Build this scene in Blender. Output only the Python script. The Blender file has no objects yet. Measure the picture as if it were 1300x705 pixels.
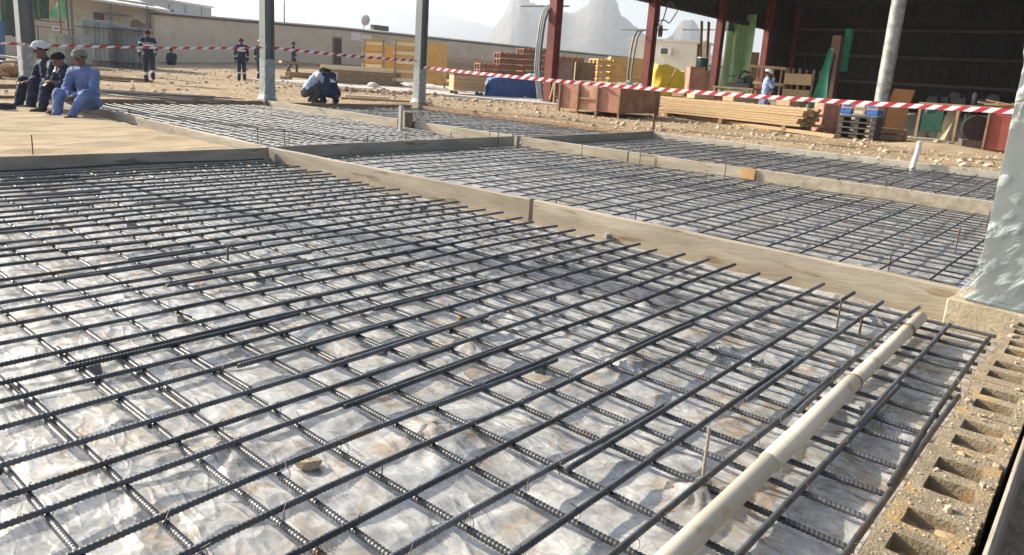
import bpy, bmesh, math, random
import numpy as np
from mathutils import Vector, Matrix, Euler, noise as mnoise
random.seed(7)
scn = bpy.context.scene
C = scn.collection

# ------------------------------------------------------------------ camera
F_PX, PPX, PPY, CAM_H = 928.38, 650.0, 308.0, 1.2
ROT = np.array([[0.64736043, -0.12866289, 0.75124585],
                [-0.75933493, -0.19401509, 0.62110273],
                [0.06584016, -0.97252455, -0.22329592]])   # camera (right, down, forward) -> world
cam_d = bpy.data.cameras.new('camera')
cam = bpy.data.objects.new('camera', cam_d); C.objects.link(cam)
m3 = Matrix([list(r) for r in ROT]) @ Matrix(((1, 0, 0), (0, -1, 0), (0, 0, -1)))
cam.matrix_world = Matrix.Translation((0, 0, CAM_H)) @ m3.to_4x4()
cam_d.sensor_width = 36.0
cam_d.lens = 36.0 * F_PX / 1300.0
cam_d.shift_y = (PPY - 352.5) / 1300.0
cam_d.clip_start = 0.05
cam_d.clip_end = 20000
scn.camera = cam

# ------------------------------------------------------------------ light
SUN_EL, SUN_AZ = math.radians(26), math.radians(104)
world = bpy.data.worlds.new('World'); scn.world = world
world.use_nodes = True
wn = world.node_tree.nodes; wl = world.node_tree.links
for n in list(wn): wn.remove(n)
sky = wn.new('ShaderNodeTexSky'); sky.sky_type = 'NISHITA'; sky.sun_disc = False
sky.sun_elevation = SUN_EL
sky.sun_rotation = (math.pi / 2 - SUN_AZ) % (2 * math.pi)
sky.air_density = 1.0; sky.dust_density = 4.0; sky.ozone_density = 1.0
bg = wn.new('ShaderNodeBackground'); bg.inputs[1].default_value = 0.096
wo = wn.new('ShaderNodeOutputWorld')
wl.new(sky.outputs[0], bg.inputs[0]); wl.new(bg.outputs[0], wo.inputs[0])
sun_d = bpy.data.lights.new('sun', 'SUN'); sun_d.energy = 5.0; sun_d.angle = math.radians(0.6)
sun_d.color = (1.0, 0.91, 0.77)
sun = bpy.data.objects.new('sun', sun_d); C.objects.link(sun)
sd = Vector((math.cos(SUN_EL) * math.cos(SUN_AZ), math.cos(SUN_EL) * math.sin(SUN_AZ), math.sin(SUN_EL)))
sun.rotation_euler = sd.to_track_quat('Z', 'Y').to_euler()
sun.location = sd * 60
vs = scn.view_settings
vs.view_transform = 'Standard'; vs.look = 'None'; vs.gamma = 1.0; vs.exposure = 1.08
try: vs.use_curve_mapping = False
except Exception: pass
scn.render.engine = 'CYCLES'
scn.cycles.max_bounces = 8
scn.cycles.volume_bounces = 1

# ------------------------------------------------------------------ helpers
def ground_z(x, y):
    d = 0.751 * x + 0.621 * y
    z = 0.05
    if d > 20:
        e = min(d, 62) - 20
        z += 0.012 * e + 0.00035 * e * e
    return z
def ray(px, py):
    return ROT @ np.array([px - PPX, py - PPY, F_PX])
def on_plane(px, py, z=0.0):
    d = ray(px, py); t = (z - CAM_H) / d[2]
    return Vector((d[0] * t, d[1] * t, z))
def at_depth(px, depth, z=None):
    """the ground point (or height z) that lies at a given forward distance under image column px"""
    zz = 0.05 if z is None else z
    for _ in range(4):
        cx = (px - PPX) * depth / F_PX
        cy = (zz - CAM_H - ROT[2, 0] * cx - ROT[2, 2] * depth) / ROT[2, 1]
        p = ROT @ np.array([cx, cy, depth])
        if z is not None: break
        zz = ground_z(p[0], p[1])
    return Vector((p[0], p[1], zz))
def height_at(px, py, depth):
    p = ROT @ (np.array([px - PPX, py - PPY, F_PX]) * depth / F_PX)
    return p[2] + CAM_H

def tag(o, label, cat, group=None):
    o['label'] = label; o['category'] = cat
    if group: o['group'] = group
    return o
def thing(name, label, cat, loc=(0, 0, 0), rz=0.0, group=None):
    o = bpy.data.objects.new(name, None); C.objects.link(o)
    o.empty_display_size = 0.1
    o.location = loc; o.rotation_euler = (0, 0, rz)
    return tag(o, label, cat, group)
def link(name, me, parent=None, loc=None, rot=None):
    o = bpy.data.objects.new(name, me); C.objects.link(o)
    if parent is not None: o.parent = parent
    if loc is not None: o.location = loc
    if rot is not None: o.rotation_euler = rot
    return o

class MB:
    """collects simple solids; build() links them as one mesh object"""
    def __init__(s): s.v = []; s.f = []; s.m = []; s.sm = []
    def add(s, vs, fs, mi=0, smooth=False):
        b = len(s.v); s.v += [tuple(v) for v in vs]
        for f in fs: s.f.append(tuple(b + i for i in f)); s.m.append(mi); s.sm.append(smooth)
        return s
    def box(s, c, d, rot=None, mi=0, taper=1.0):
        x, y, z = d[0] / 2, d[1] / 2, d[2] / 2
        pts = [Vector((sx * x * (taper if sz > 0 else 1), sy * y * (taper if sz > 0 else 1), sz * z)) for sz in (-1, 1) for sx, sy in ((-1, -1), (1, -1), (1, 1), (-1, 1))]
        if rot is not None:
            R = Euler(rot).to_matrix(); pts = [R @ p for p in pts]
        c = Vector(c); pts = [p + c for p in pts]
        return s.add(pts, [(3, 2, 1, 0), (4, 5, 6, 7), (0, 1, 5, 4), (1, 2, 6, 5), (2, 3, 7, 6), (3, 0, 4, 7)], mi)
    def bar(s, a, b, w, h, mi=0, up=(0, 0, 1)):
        """rectangular stick from a to b"""
        a, b = Vector(a), Vector(b); d = (b - a).normalized()
        u = Vector(up)
        if abs(d.dot(u)) > 0.98: u = Vector((1, 0, 0))
        sx = d.cross(u).normalized(); sy = sx.cross(d).normalized()
        pts = []
        for p in (a, b):
            for i, j in ((-1, -1), (1, -1), (1, 1), (-1, 1)):
                pts.append(p + sx * (i * w / 2) + sy * (j * h / 2))
        return s.add(pts, [(3, 2, 1, 0), (4, 5, 6, 7), (0, 1, 5, 4), (1, 2, 6, 5), (2, 3, 7, 6), (3, 0, 4, 7)], mi)
    def tube(s, pts, r, n=8, mi=0, caps=True, smooth=True):
        pts = [Vector(p) for p in pts]; k = len(pts)
        rs = r if isinstance(r, (list, tuple)) else [r] * k
        rings = []; prev = None
        for i, p in enumerate(pts):
            d = (pts[min(i + 1, k - 1)] - pts[max(i - 1, 0)]).normalized()
            if prev is None:
                u = Vector((0, 0, 1)) if abs(d.z) < 0.9 else Vector((1, 0, 0))
                sx = d.cross(u).normalized()
            else:
                sx = (prev - d * prev.dot(d)).normalized()
            sy = d.cross(sx); prev = sx
            rings.append([p + (sx * math.cos(2 * math.pi * j / n) + sy * math.sin(2 * math.pi * j / n)) * rs[i] for j in range(n)])
        vs = [q for r_ in rings for q in r_]; fs = []
        for i in range(k - 1):
            for j in range(n):
                j2 = (j + 1) % n
                fs.append((i * n + j, i * n + j2, (i + 1) * n + j2, (i + 1) * n + j))
        s.add(vs, fs, mi, smooth)
        if caps:
            s.add(rings[0], [tuple(range(n))[::-1]], mi); s.add(rings[-1], [tuple(range(n))], mi)
        return s
    def pipe(s, a, b, ro, ri, n=16, mi=0):
        """hollow straight pipe"""
        a, b = Vector(a), Vector(b); d = (b - a).normalized()
        u = Vector((0, 0, 1)) if abs(d.z) < 0.9 else Vector((1, 0, 0))
        sx = d.cross(u).normalized(); sy = d.cross(sx)
        def ring(p, r): return [p + (sx * math.cos(2 * math.pi * j / n) + sy * math.sin(2 * math.pi * j / n)) * r for j in range(n)]
        vs = ring(a, ro) + ring(b, ro) + ring(a, ri) + ring(b, ri); fs = []
        for j in range(n):
            k = (j + 1) % n
            fs += [(j, k, n + k, n + j), (2 * n + k, 2 * n + j, 3 * n + j, 3 * n + k), (k, j, 2 * n + j, 2 * n + k), (n + j, n + k, 3 * n + k, 3 * n + j)]
        return s.add(vs, fs, mi, True)
    def prism(s, poly, z0, z1, mi=0):
        """vertical prism over a plan polygon (counter-clockwise)"""
        n = len(poly)
        vs = [(p[0], p[1], z0) for p in poly] + [(p[0], p[1], z1) for p in poly]
        fs = [tuple(range(n))[::-1], tuple(range(n, 2 * n))] + [(i, (i + 1) % n, n + (i + 1) % n, n + i) for i in range(n)]
        return s.add(vs, fs, mi)
    def prism_y(s, poly, y0, y1, mi=0):
        """profile in x,z pushed along y"""
        n = len(poly)
        vs = [(p[0], y0, p[1]) for p in poly] + [(p[0], y1, p[1]) for p in poly]
        fs = [tuple(range(n)), tuple(range(n, 2 * n))[::-1]] + [(i, n + i, n + (i + 1) % n, (i + 1) % n) for i in range(n)]
        return s.add(vs, fs, mi)
    def grid(s, fn, nu, nv, mi=0, smooth=True):
        vs = [fn(i / (nu - 1), j / (nv - 1)) for j in range(nv) for i in range(nu)]
        fs = [(j * nu + i, j * nu + i + 1, (j + 1) * nu + i + 1, (j + 1) * nu + i) for j in range(nv - 1) for i in range(nu - 1)]
        return s.add(vs, fs, mi, smooth)
    def rock(s, c, r, rng, mi=0, flat=0.7):
        ph = (1 + 5 ** .5) / 2
        base = [(-1, ph, 0), (1, ph, 0), (-1, -ph, 0), (1, -ph, 0), (0, -1, ph), (0, 1, ph), (0, -1, -ph), (0, 1, -ph), (ph, 0, -1), (ph, 0, 1), (-ph, 0, -1), (-ph, 0, 1)]
        fs = [(0, 11, 5), (0, 5, 1), (0, 1, 7), (0, 7, 10), (0, 10, 11), (1, 5, 9), (5, 11, 4), (11, 10, 2), (10, 7, 6), (7, 1, 8), (3, 9, 4), (3, 4, 2), (3, 2, 6), (3, 6, 8), (3, 8, 9), (4, 9, 5), (2, 4, 11), (6, 2, 10), (8, 6, 7), (9, 8, 1)]
        a = rng.uniform(0, 6.28); ca, sa = math.cos(a), math.sin(a)
        sx, sy, sz = rng.uniform(.8, 1.3), rng.uniform(.6, 1.0), flat * rng.uniform(.7, 1.2)
        vs = []
        for b in base:
            k = r / 1.9 * rng.uniform(.75, 1.2)
            x, y, z = b[0] * k * sx, b[1] * k * sy, b[2] * k * sz
            vs.append((c[0] + x * ca - y * sa, c[1] + x * sa + y * ca, c[2] + z))
        return s.add(vs, fs, mi)
    def mesh(s, name, mats, bevel=0):
        me = bpy.data.meshes.new(name)
        me.from_pydata(s.v, [], s.f)
        if not isinstance(mats, (list, tuple)): mats = [mats]
        for m in mats: me.materials.append(m)
        me.polygons.foreach_set('material_index', s.m)
        me.polygons.foreach_set('use_smooth', s.sm)
        if bevel:
            bm = bmesh.new(); bm.from_mesh(me)
            bmesh.ops.bevel(bm, geom=[e for e in bm.edges if len(e.link_faces) == 2 and e.calc_face_angle(0) > 0.5], offset=bevel, segments=1, affect='EDGES', clamp_overlap=True)
            bm.to_mesh(me); bm.free()
        me.update()
        return me
    def build(s, name, mats, parent=None, loc=None, rot=None, bevel=0):
        return link(name, s.mesh(name, mats, bevel), parent, loc, rot)

# ------------------------------------------------------------------ materials
MATS = {}
def nodes_of(name):
    m = bpy.data.materials.new(name); m.use_nodes = True
    nt = m.node_tree; b = nt.nodes['Principled BSDF']
    return m, nt, b
def lin(c):
    """sRGB 0-255 -> linear"""
    return tuple(((x / 255) / 12.92 if x / 255 <= 0.04045 else ((x / 255 + 0.055) / 1.055) ** 2.4) for x in c) + (1,)
def mat(name, c1, c2=None, rough=0.7, metal=0.0, scale=6.0, bump=0.2, bscale=None, stretch=(1, 1, 1), spots=None, vary=0.12, spec=0.4, bdist=0.01, lo=0.35, hi=0.65):
    """two linear colours mixed by noise, optional third as stains, bump, small change from object to object"""
    if name in MATS: return MATS[name]
    m, nt, b = nodes_of(name); N = nt.nodes; L = nt.links
    c1 = tuple(c1) + (1,) if len(c1) == 3 else c1
    c2 = c1 if c2 is None else (tuple(c2) + (1,) if len(c2) == 3 else c2)
    tc = N.new('ShaderNodeTexCoord'); mp = N.new('ShaderNodeMapping'); mp.inputs['Scale'].default_value = stretch
    L.new(tc.outputs['Object'], mp.inputs[0])
    oi = N.new('ShaderNodeObjectInfo')
    off = N.new('ShaderNodeVectorMath'); off.operation = 'SCALE'; off.inputs[0].default_value = (37.1, 17.3, 9.7)
    L.new(oi.outputs['Random'], off.inputs['Scale'])
    L.new(off.outputs[0], mp.inputs['Location'])
    n1 = N.new('ShaderNodeTexNoise'); n1.inputs['Scale'].default_value = scale; n1.inputs['Detail'].default_value = 8; n1.inputs['Roughness'].default_value = 0.62
    L.new(mp.outputs[0], n1.inputs['Vector'])
    cr = N.new('ShaderNodeValToRGB'); cr.color_ramp.elements[0].position = lo; cr.color_ramp.elements[1].position = hi
    cr.color_ramp.elements[0].color = c1; cr.color_ramp.elements[1].color = c2
    L.new(n1.outputs[0], cr.inputs[0]); col = cr.outputs[0]
    if spots:
        n2 = N.new('ShaderNodeTexNoise'); n2.inputs['Scale'].default_value = spots[1]; n2.inputs['Detail'].default_value = 5
        L.new(mp.outputs[0], n2.inputs['Vector'])
        r2 = N.new('ShaderNodeValToRGB'); r2.color_ramp.elements[0].position = spots[2]; r2.color_ramp.elements[1].position = spots[2] + 0.1
        L.new(n2.outputs[0], r2.inputs[0])
        mx = N.new('ShaderNodeMix'); mx.data_type = 'RGBA'
        L.new(r2.outputs[0], mx.inputs[0]); L.new(col, mx.inputs[6]); mx.inputs[7].default_value = tuple(spots[0]) + (1,)
        col = mx.outputs[2]
    if vary:
        hs = N.new('ShaderNodeHueSaturation'); ma = N.new('ShaderNodeMath'); ma.operation = 'MULTIPLY_ADD'
        ma.inputs[1].default_value = 2 * vary; ma.inputs[2].default_value = 1 - vary
        L.new(oi.outputs['Random'], ma.inputs[0]); L.new(ma.outputs[0], hs.inputs['Value']); L.new(col, hs.inputs['Color']); col = hs.outputs[0]
    L.new(col, b.inputs['Base Color'])
    b.inputs['Roughness'].default_value = rough; b.inputs['Metallic'].default_value = metal
    b.inputs['Specular IOR Level'].default_value = spec
    if bump:
        n3 = N.new('ShaderNodeTexNoise'); n3.inputs['Scale'].default_value = bscale or scale * 4; n3.inputs['Detail'].default_value = 6
        L.new(mp.outputs[0], n3.inputs['Vector'])
        bp = N.new('ShaderNodeBump'); bp.inputs['Strength'].default_value = bump; bp.inputs['Distance'].default_value = bdist
        L.new(n3.outputs[0], bp.inputs['Height']); L.new(bp.outputs[0], b.inputs['Normal'])
    MATS[name] = m
    return m

M_steel = mat('rebar_steel', (0.062, 0.066, 0.073), (0.125, 0.129, 0.136), rough=0.42, metal=0.45, scale=14, bump=0.15, bscale=180, spots=((0.115, 0.078, 0.055), 7, 0.60), vary=0.32, bdist=0.002)
M_steel_far = mat('rebar_steel_far', (0.07, 0.075, 0.085), (0.12, 0.12, 0.13), rough=0.4, metal=0.5, scale=5, bump=0, vary=0.2)
M_form = mat('form_timber', (0.29, 0.245, 0.18), (0.42, 0.365, 0.28), rough=0.8, scale=3, bump=0.35, bscale=30, stretch=(3, .5, 3), spots=((0.22, 0.155, 0.085), 5, 0.60), vary=0.1)
M_formx = mat('form_timber_across', (0.28, 0.24, 0.18), (0.41, 0.36, 0.285), rough=0.8, scale=3, bump=0.35, bscale=30, stretch=(.5, 3, 3), spots=((0.20, 0.15, 0.09), 5, 0.60), vary=0.1)
M_conc = mat('concrete', (0.36, 0.33, 0.28), (0.46, 0.43, 0.37), rough=0.9, scale=5, bump=0.4, bscale=60, spots=((0.27, 0.22, 0.15), 7, 0.6))
M_block = mat('hollow_block_concrete', (0.22, 0.175, 0.115), (0.33, 0.265, 0.18), rough=0.95, scale=16, bump=0.8, bscale=120, spots=((0.40, 0.28, 0.135), 7, 0.54), bdist=0.006)
M_plinth = mat('stained_plinth_concrete', (0.31, 0.255, 0.17), (0.40, 0.34, 0.245), rough=0.9, scale=6, bump=0.5, bscale=50, spots=((0.22, 0.165, 0.10), 5, 0.58))
M_galv = mat('galvanised_grey_paint', (0.135, 0.158, 0.158), (0.165, 0.19, 0.19), rough=0.55, scale=2, bump=0.05, vary=0.05, spec=0.5)
M_red = mat('red_oxide_steel', (0.155, 0.035, 0.028), (0.21, 0.055, 0.045), rough=0.6, scale=2, bump=0.1, vary=0.06)
M_redwood = mat('red_faced_plywood', (0.33, 0.15, 0.10), (0.42, 0.215, 0.145), rough=0.75, scale=3, bump=0.2, spots=((0.46, 0.29, 0.19), 2, 0.54))
M_wood = mat('pale_timber', (0.42, 0.28, 0.145), (0.55, 0.40, 0.235), rough=0.75, scale=4, bump=0.3, stretch=(1, 8, 8), spots=((0.36, 0.22, 0.10), 4, 0.62))
M_wood_y = mat('yellow_plywood', (0.55, 0.33, 0.10), (0.63, 0.40, 0.15), rough=0.6, scale=3, bump=0.15, spots=((0.45, 0.25, 0.08), 4, 0.62))
M_wood_d = mat('weathered_timber', (0.24, 0.15, 0.085), (0.36, 0.25, 0.15), rough=0.85, scale=5, bump=0.3)
M_stone = mat('stone', (0.34, 0.26, 0.17), (0.46, 0.37, 0.26), rough=0.95, scale=20, bump=0.5)
M_pvc = mat('cream_pvc', (0.55, 0.50, 0.40), (0.65, 0.60, 0.49), rough=0.5, scale=5, bump=0.04, spots=((0.44, 0.36, 0.25), 10, 0.58), vary=0.05, spec=0.4)
M_pvcw = mat('white_pvc', (0.62, 0.62, 0.60), (0.72, 0.72, 0.70), rough=0.35, scale=4, bump=0, vary=0.03)

# ------------------------------------------------------------------ ground and mountains
def struct(o): o['kind'] = 'structure'; return o
def ground_material():
    m, nt, b = nodes_of('stony_sand'); N = nt.nodes; L = nt.links
    tc = N.new('ShaderNodeTexCoord')
    def nz(scale, det=8, rough=.6):
        n = N.new('ShaderNodeTexNoise'); n.inputs['Scale'].default_value = scale; n.inputs['Detail'].default_value = det; n.inputs['Roughness'].default_value = rough
        L.new(tc.outputs['Object'], n.inputs['Vector']); return n
    a = nz(0.5); bb = nz(7); c = nz(28, 5, .7)
    cr = N.new('ShaderNodeValToRGB'); e = cr.color_ramp.elements
    e[0].position = .3; e[0].color = (0.36, 0.26, 0.16, 1); e[1].position = .7; e[1].color = (0.52, 0.405, 0.275, 1)
    L.new(a.outputs[0], cr.inputs[0])
    cr2 = N.new('ShaderNodeValToRGB'); e = cr2.color_ramp.elements
    e[0].position = .35; e[0].color = (.62, .60, .57, 1); e[1].position = .62; e[1].color = (1.15, 1.13, 1.1, 1)
    L.new(bb.outputs[0], cr2.inputs[0])
    mx = N.new('ShaderNodeMix'); mx.data_type = 'RGBA'; mx.blend_type = 'MULTIPLY'; mx.inputs[0].default_value = 0.8
    L.new(cr.outputs[0], mx.inputs[6]); L.new(cr2.outputs[0], mx.inputs[7])
    L.new(mx.outputs[2], b.inputs['Base Color']); b.inputs['Roughness'].default_value = .95; b.inputs['Specular IOR Level'].default_value = .2
    ad = N.new('ShaderNodeMath'); ad.operation = 'ADD'; L.new(bb.outputs[0], ad.inputs[0]); L.new(c.outputs[0], ad.inputs[1])
    bp = N.new('ShaderNodeBump'); bp.inputs['Strength'].default_value = .9; bp.inputs['Distance'].default_value = .05
    L.new(ad.outputs[0], bp.inputs['Height']); L.new(bp.outputs[0], b.inputs['Normal'])
    return m
M_ground = ground_material()
def smooth01(t): t = min(1, max(0, t)); return t * t * (3 - 2 * t)
def ground_h(x, y):
    z = ground_z(x, y) + 0.05 * (mnoise.noise(Vector((x * .35, y * .35, 0)))) * min(1, max(.3, (abs(x) + abs(y)) / 30))
    z += 0.025 * mnoise.noise(Vector((x * 1.3, y * 1.3, 5)))
    # the bays are dug down to formation level
    dx = max(-0.6 - x, x - 15.3, 0); dy = max(0.02 - y, y - 17.0, 0)
    k = smooth01(1 - math.hypot(dx, dy) / 0.5)
    z = z * (1 - k) + (-0.062) * k
    # trench to the next to the block row
    if y < 0.1 and x < 6.5:
        k2 = smooth01((0.1 - y) / .1) * smooth01((6.5 - x) / .8); z = z * (1 - k2) + (-0.10 + .03 * mnoise.noise(Vector((x * 3, y * 3, 2)))) * k2
    return z
def axis(lo, hi, st, far):
    a = list(np.arange(lo, hi + 1e-6, st)); s = st; x = hi
    while x < far: s *= 1.35; x += s; a.append(x)
    s = st; x = lo; b = []
    while x > -far: s *= 1.35; x -= s; b.append(x)
    return b[::-1] + a
gx = axis(-2.4, 34, .22, 4200); gy = axis(-3.0, 36, .22, 4200)
mb = MB(); nx, ny = len(gx), len(gy)
mb.grid(lambda s, t: (gx[round(s * (nx - 1))], gy[round(t * (ny - 1))], ground_h(gx[round(s * (nx - 1))], gy[round(t * (ny - 1))])), nx, ny)
ground = struct(mb.build('ground', M_ground))

M_sand = mat('raked_yellow_sand', (0.32, 0.24, 0.15), (0.44, 0.345, 0.225), rough=.95, scale=3.2, bump=.9, bscale=26, stretch=(.5, 1.8, 1), spec=.2, vary=0)
mb = MB()
mb.grid(lambda s, t: (-2.5 + s * (4.87 + 2.5 + .3 * t * t), 7.99 + t * 8.9, .06 + .035 * mnoise.noise(Vector((s * 9, t * 16, 3))) + .016 * mnoise.noise(Vector((s * 5, t * 55, 1))) + .01 * mnoise.noise(Vector((s * 40, t * 50, 6)))), 90, 130)
struct(mb.build('sand_ground', M_sand))

M_mount = mat('mountain_rock', (0.10, 0.095, 0.095), (0.17, 0.155, 0.145), rough=1, scale=.02, bump=.5, bscale=.08, bdist=6, vary=0, spec=.1)
def mountain(name, prof, depth, thick, seed):
    xs = [p[0] for p in prof]; ys = [p[1] for p in prof]
    n = 800; mb = MB(); rows = 15
    pts = []
    for j in range(rows):
        t = j / (rows - 1) * 2 - 1
        for i in range(n):
            px = xs[0] + (xs[-1] - xs[0]) * i / (n - 1)
            py = np.interp(px, xs, ys)
            q = at_depth(px, depth, 0.0)
            hh = height_at(px, py, depth)
            q2 = at_depth(px, depth + t * thick, 0.0)
            k = (1 - abs(t) ** 1.6)
            nzv = mnoise.fractal(Vector((q2.x * .006, q2.y * .006, seed)), 1.0, 2.0, 5)
            z = -3 + (hh + 3) * max(0, k) + nzv * 10 * (k * (1 - k)) * 4 * .5
            if j == rows // 2: z = hh + nzv * 2.5 + 4 * mnoise.noise(Vector((px * .12, seed, 1))) + 3.5 * mnoise.noise(Vector((px * .45, seed, 2))) + 1.6 * mnoise.noise(Vector((px * 1.2, seed, 3)))
            pts.append((q2.x, q2.y, z if 0 < j < rows - 1 else -4))
    fs = [(j * n + i, j * n + i + 1, (j + 1) * n + i + 1, (j + 1) * n + i) for j in range(rows - 1) for i in range(n - 1)]
    mb.add(pts, fs, 0, False)
    return struct(mb.build(name, M_mount))
mountain('mountain', [(-500, 40), (-250, 15), (-60, 44), (120, 58), (330, 66), (470, 70), (560, 76), (606, 78), (613, 60), (618, 45), (622, 37), (626, 34), (629, 28), (633, 24), (637, 15), (640, 6), (645, -3), (655, -6), (664, -1), (667, 5), (678, 8), (690, 10), (700, 14), (716, 18), (724, 17), (730, 13), (736, 8), (742, 1), (748, -2), (758, -3), (769, 0), (775, 6), (778, 15), (782, 22), (790, 27), (799, 34), (806, 40), (815, 46), (824, 52), (832, 54), (846, 46), (851, 34), (858, 27), (868, 26), (875, 31), (880, 42), (886, 56), (900, 72), (940, 80), (1000, 84), (1150, 70), (1300, 100), (1700, 120)], 1500, 320, 1.0)
mountain('mountain_ridge', [(-600, -10), (-200, 30), (0, 44), (200, 40), (330, 14), (400, -6), (440, -4), (480, 3), (520, 10), (560, 19), (600, 29), (640, 40), (700, 55), (800, 70), (1000, 70), (1300, 90), (1700, 110)], 2700, 500, 4.0)

# ------------------------------------------------------------------ polythene sheets in the bays
def plastic_material():
    m, nt, b = nodes_of('clear_polythene_over_sand'); N = nt.nodes; L = nt.links
    tc = N.new('ShaderNodeTexCoord')
    def nz(scale, det=6, rough=.6, dist=0., typ=None, vec=None):
        n = N.new('ShaderNodeTexNoise'); n.inputs['Scale'].default_value = scale; n.inputs['Detail'].default_value = det; n.inputs['Roughness'].default_value = rough
        n.inputs['Distortion'].default_value = dist
        if typ: n.noise_type = typ
        L.new(vec or tc.outputs['Object'], n.inputs['Vector']); return n
    def ramp(src, stops):
        r = N.new('ShaderNodeValToRGB')
        while len(r.color_ramp.elements) < len(stops): r.color_ramp.elements.new(.5)
        for e, (p, c) in zip(r.color_ramp.elements, stops): e.position = p; e.color = tuple(c) + (1,)
        L.new(src, r.inputs[0]); return r
    film = ramp(nz(11, 9, .75, .8).outputs[0], [(.32, (.20, .20, .20)), (.5, (.40, .40, .39)), (.68, (.62, .615, .595))])
    sandc = ramp(nz(30, 4, .6).outputs[0], [(.3, (.22, .15, .08)), (.7, (.44, .34, .215))])
    wet = ramp(nz(3.4, 9, .7, 1.2).outputs[0], [(.52, (0, 0, 0)), (.62, (.68, .68, .68))])
    mx = N.new('ShaderNodeMix'); mx.data_type = 'RGBA'
    L.new(wet.outputs[0], mx.inputs[0]); L.new(film.outputs[0], mx.inputs[6]); L.new(sandc.outputs[0], mx.inputs[7])
    L.new(mx.outputs[2], b.inputs['Base Color'])
    rr = ramp(nz(9, 3).outputs[0], [(.3, (.14,) * 3), (.7, (.38,) * 3)])
    L.new(rr.outputs[0], b.inputs['Roughness'])
    b.inputs['Specular IOR Level'].default_value = .65
    b.inputs['Coat Weight'].default_value = .35; b.inputs['Coat Roughness'].default_value = .15
    # crumpled facets: distorted Voronoi cells at three sizes, plus fine long creases
    wob = nz(3.5, 4, .6); wv = N.new('ShaderNodeVectorMath'); wv.operation = 'MULTIPLY_ADD'
    wv.inputs[1].default_value = (.10, .10, .0); L.new(wob.outputs['Color'], wv.inputs[0]); L.new(tc.outputs['Object'], wv.inputs[2])
    hs = None
    def addh(sock, amp):
        nonlocal hs
        k = N.new('ShaderNodeMath'); k.operation = 'MULTIPLY'; k.inputs[1].default_value = amp; L.new(sock, k.inputs[0])
        if hs is None: hs = k
        else:
            ad = N.new('ShaderNodeMath'); ad.operation = 'ADD'; L.new(hs.outputs[0], ad.inputs[0]); L.new(k.outputs[0], ad.inputs[1]); hs = ad
    for rot, sc, st, amp, wd in ((.6, 4.0, (1, .40, .2), .9, .16), (1.9, 8.5, (1, .35, .2), .55, .14), (1.1, 17, (1, .4, .2), .26, .14)):
        mp = N.new('ShaderNodeMapping'); mp.inputs['Rotation'].default_value = (0, 0, rot); mp.inputs['Scale'].default_value = st
        L.new(wv.outputs[0], mp.inputs[0])
        vo = N.new('ShaderNodeTexVoronoi'); vo.feature = 'DISTANCE_TO_EDGE'; vo.inputs['Scale'].default_value = sc; L.new(mp.outputs[0], vo.inputs['Vector'])
        mr = N.new('ShaderNodeMapRange'); mr.inputs['From Max'].default_value = wd; mr.inputs['To Min'].default_value = 1; mr.inputs['To Max'].default_value = 0
        L.new(vo.outputs['Distance'], mr.inputs['Value']); addh(mr.outputs[0], amp)
        if sc > 10: continue
        v2 = N.new('ShaderNodeTexVoronoi'); v2.inputs['Scale'].default_value = sc * .8; L.new(mp.outputs[0], v2.inputs['Vector']); addh(v2.outputs['Distance'], amp * .5)
    msk = ramp(nz(1.7, 3, .5, .4).outputs[0], [(.36, (.12,) * 3), (.62, (.52,) * 3)])
    bp = N.new('ShaderNodeBump'); bp.inputs['Distance'].default_value = .016; L.new(msk.outputs[0], bp.inputs['Strength'])
    L.new(hs.outputs[0], bp.inputs['Height']); L.new(bp.outputs[0], b.inputs['Normal']); L.new(bp.outputs[0], b.inputs['Coat Normal'])
    return m
M_poly = plastic_material()
def ridged(x, y, f, s):
    return 1 - abs(mnoise.noise(Vector((x * f, y * f, s)))) * 2
tents = [(1.60, 1.62, .052), (2.62, 1.47, .045), (1.93, .80, .05), (3.15, 1.27, .05), (4.30, .90, .055), (2.3, 2.1, .04), (3.5, 1.9, .04), (1.1, 2.0, .04), (3.0, .55, .04), (2.1, 3.1, .04), (3.7, 2.9, .035)]
BZ = -.036      # formation level of the bays
def plastic(label, corners, nx, ny, amp=1.0, tent=()):
    (x0, y0), (x1, y1), (x2, y2), (x3, y3) = corners      # near-left round the bay
    mb = MB()
    def f(s, t):
        if len(tent): t = t ** 1.6
        xa, ya = x0 + (x1 - x0) * s, y0 + (y1 - y0) * s
        xb, yb = x3 + (x2 - x3) * s, y3 + (y2 - y3) * s
        x, y = xa + (xb - xa) * t, ya + (yb - ya) * t
        e = min(s, 1 - s) * abs(x1 - x0)
        z = .004 + amp * (.013 * (mnoise.noise(Vector((x * 2.1, y * 2.1, 1))) + .6) + .012 * max(0, ridged(x + .4 * y, y, 2.6, 2)) ** 2 + .004 * max(0, ridged(x, y - .5 * x, 8, 7)))
        for tx, ty, th in tent:
            r = math.hypot(x - tx, y - ty)
            if r < .45:
                a = math.atan2(y - ty, x - tx)
                z += th * math.exp(-r / .085) * (1 + .28 * math.sin(9 * a + 13 * tx) * min(1, r / .04))
        # loose wavy edge beside the form
        if s > .97 or s < .03: x += .07 * mnoise.noise(Vector((y * 2.3, s * 3, 9)))
        return (x, y, z)
    mb.grid(f, nx, ny)
    o = mb.build('plastic_sheet', M_poly, None, (0, 0, BZ))
    return tag(o, label, 'plastic sheet', 'polythene sheets under the rebar')
plastic('crumpled polythene sheet under the rebar mat that the long cream pipe lies on', [(-.5, .33), (4.74, .33), (4.76, 7.86), (-.5, 7.86)], 330, 330, 1.0, tents)
plastic('polythene sheet under the rebar mat between seated men and squatting men', [(5.0, 8.12), (9.86, 8.4), (10.3, 17.0), (5.35, 16.7)], 110, 160)
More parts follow.
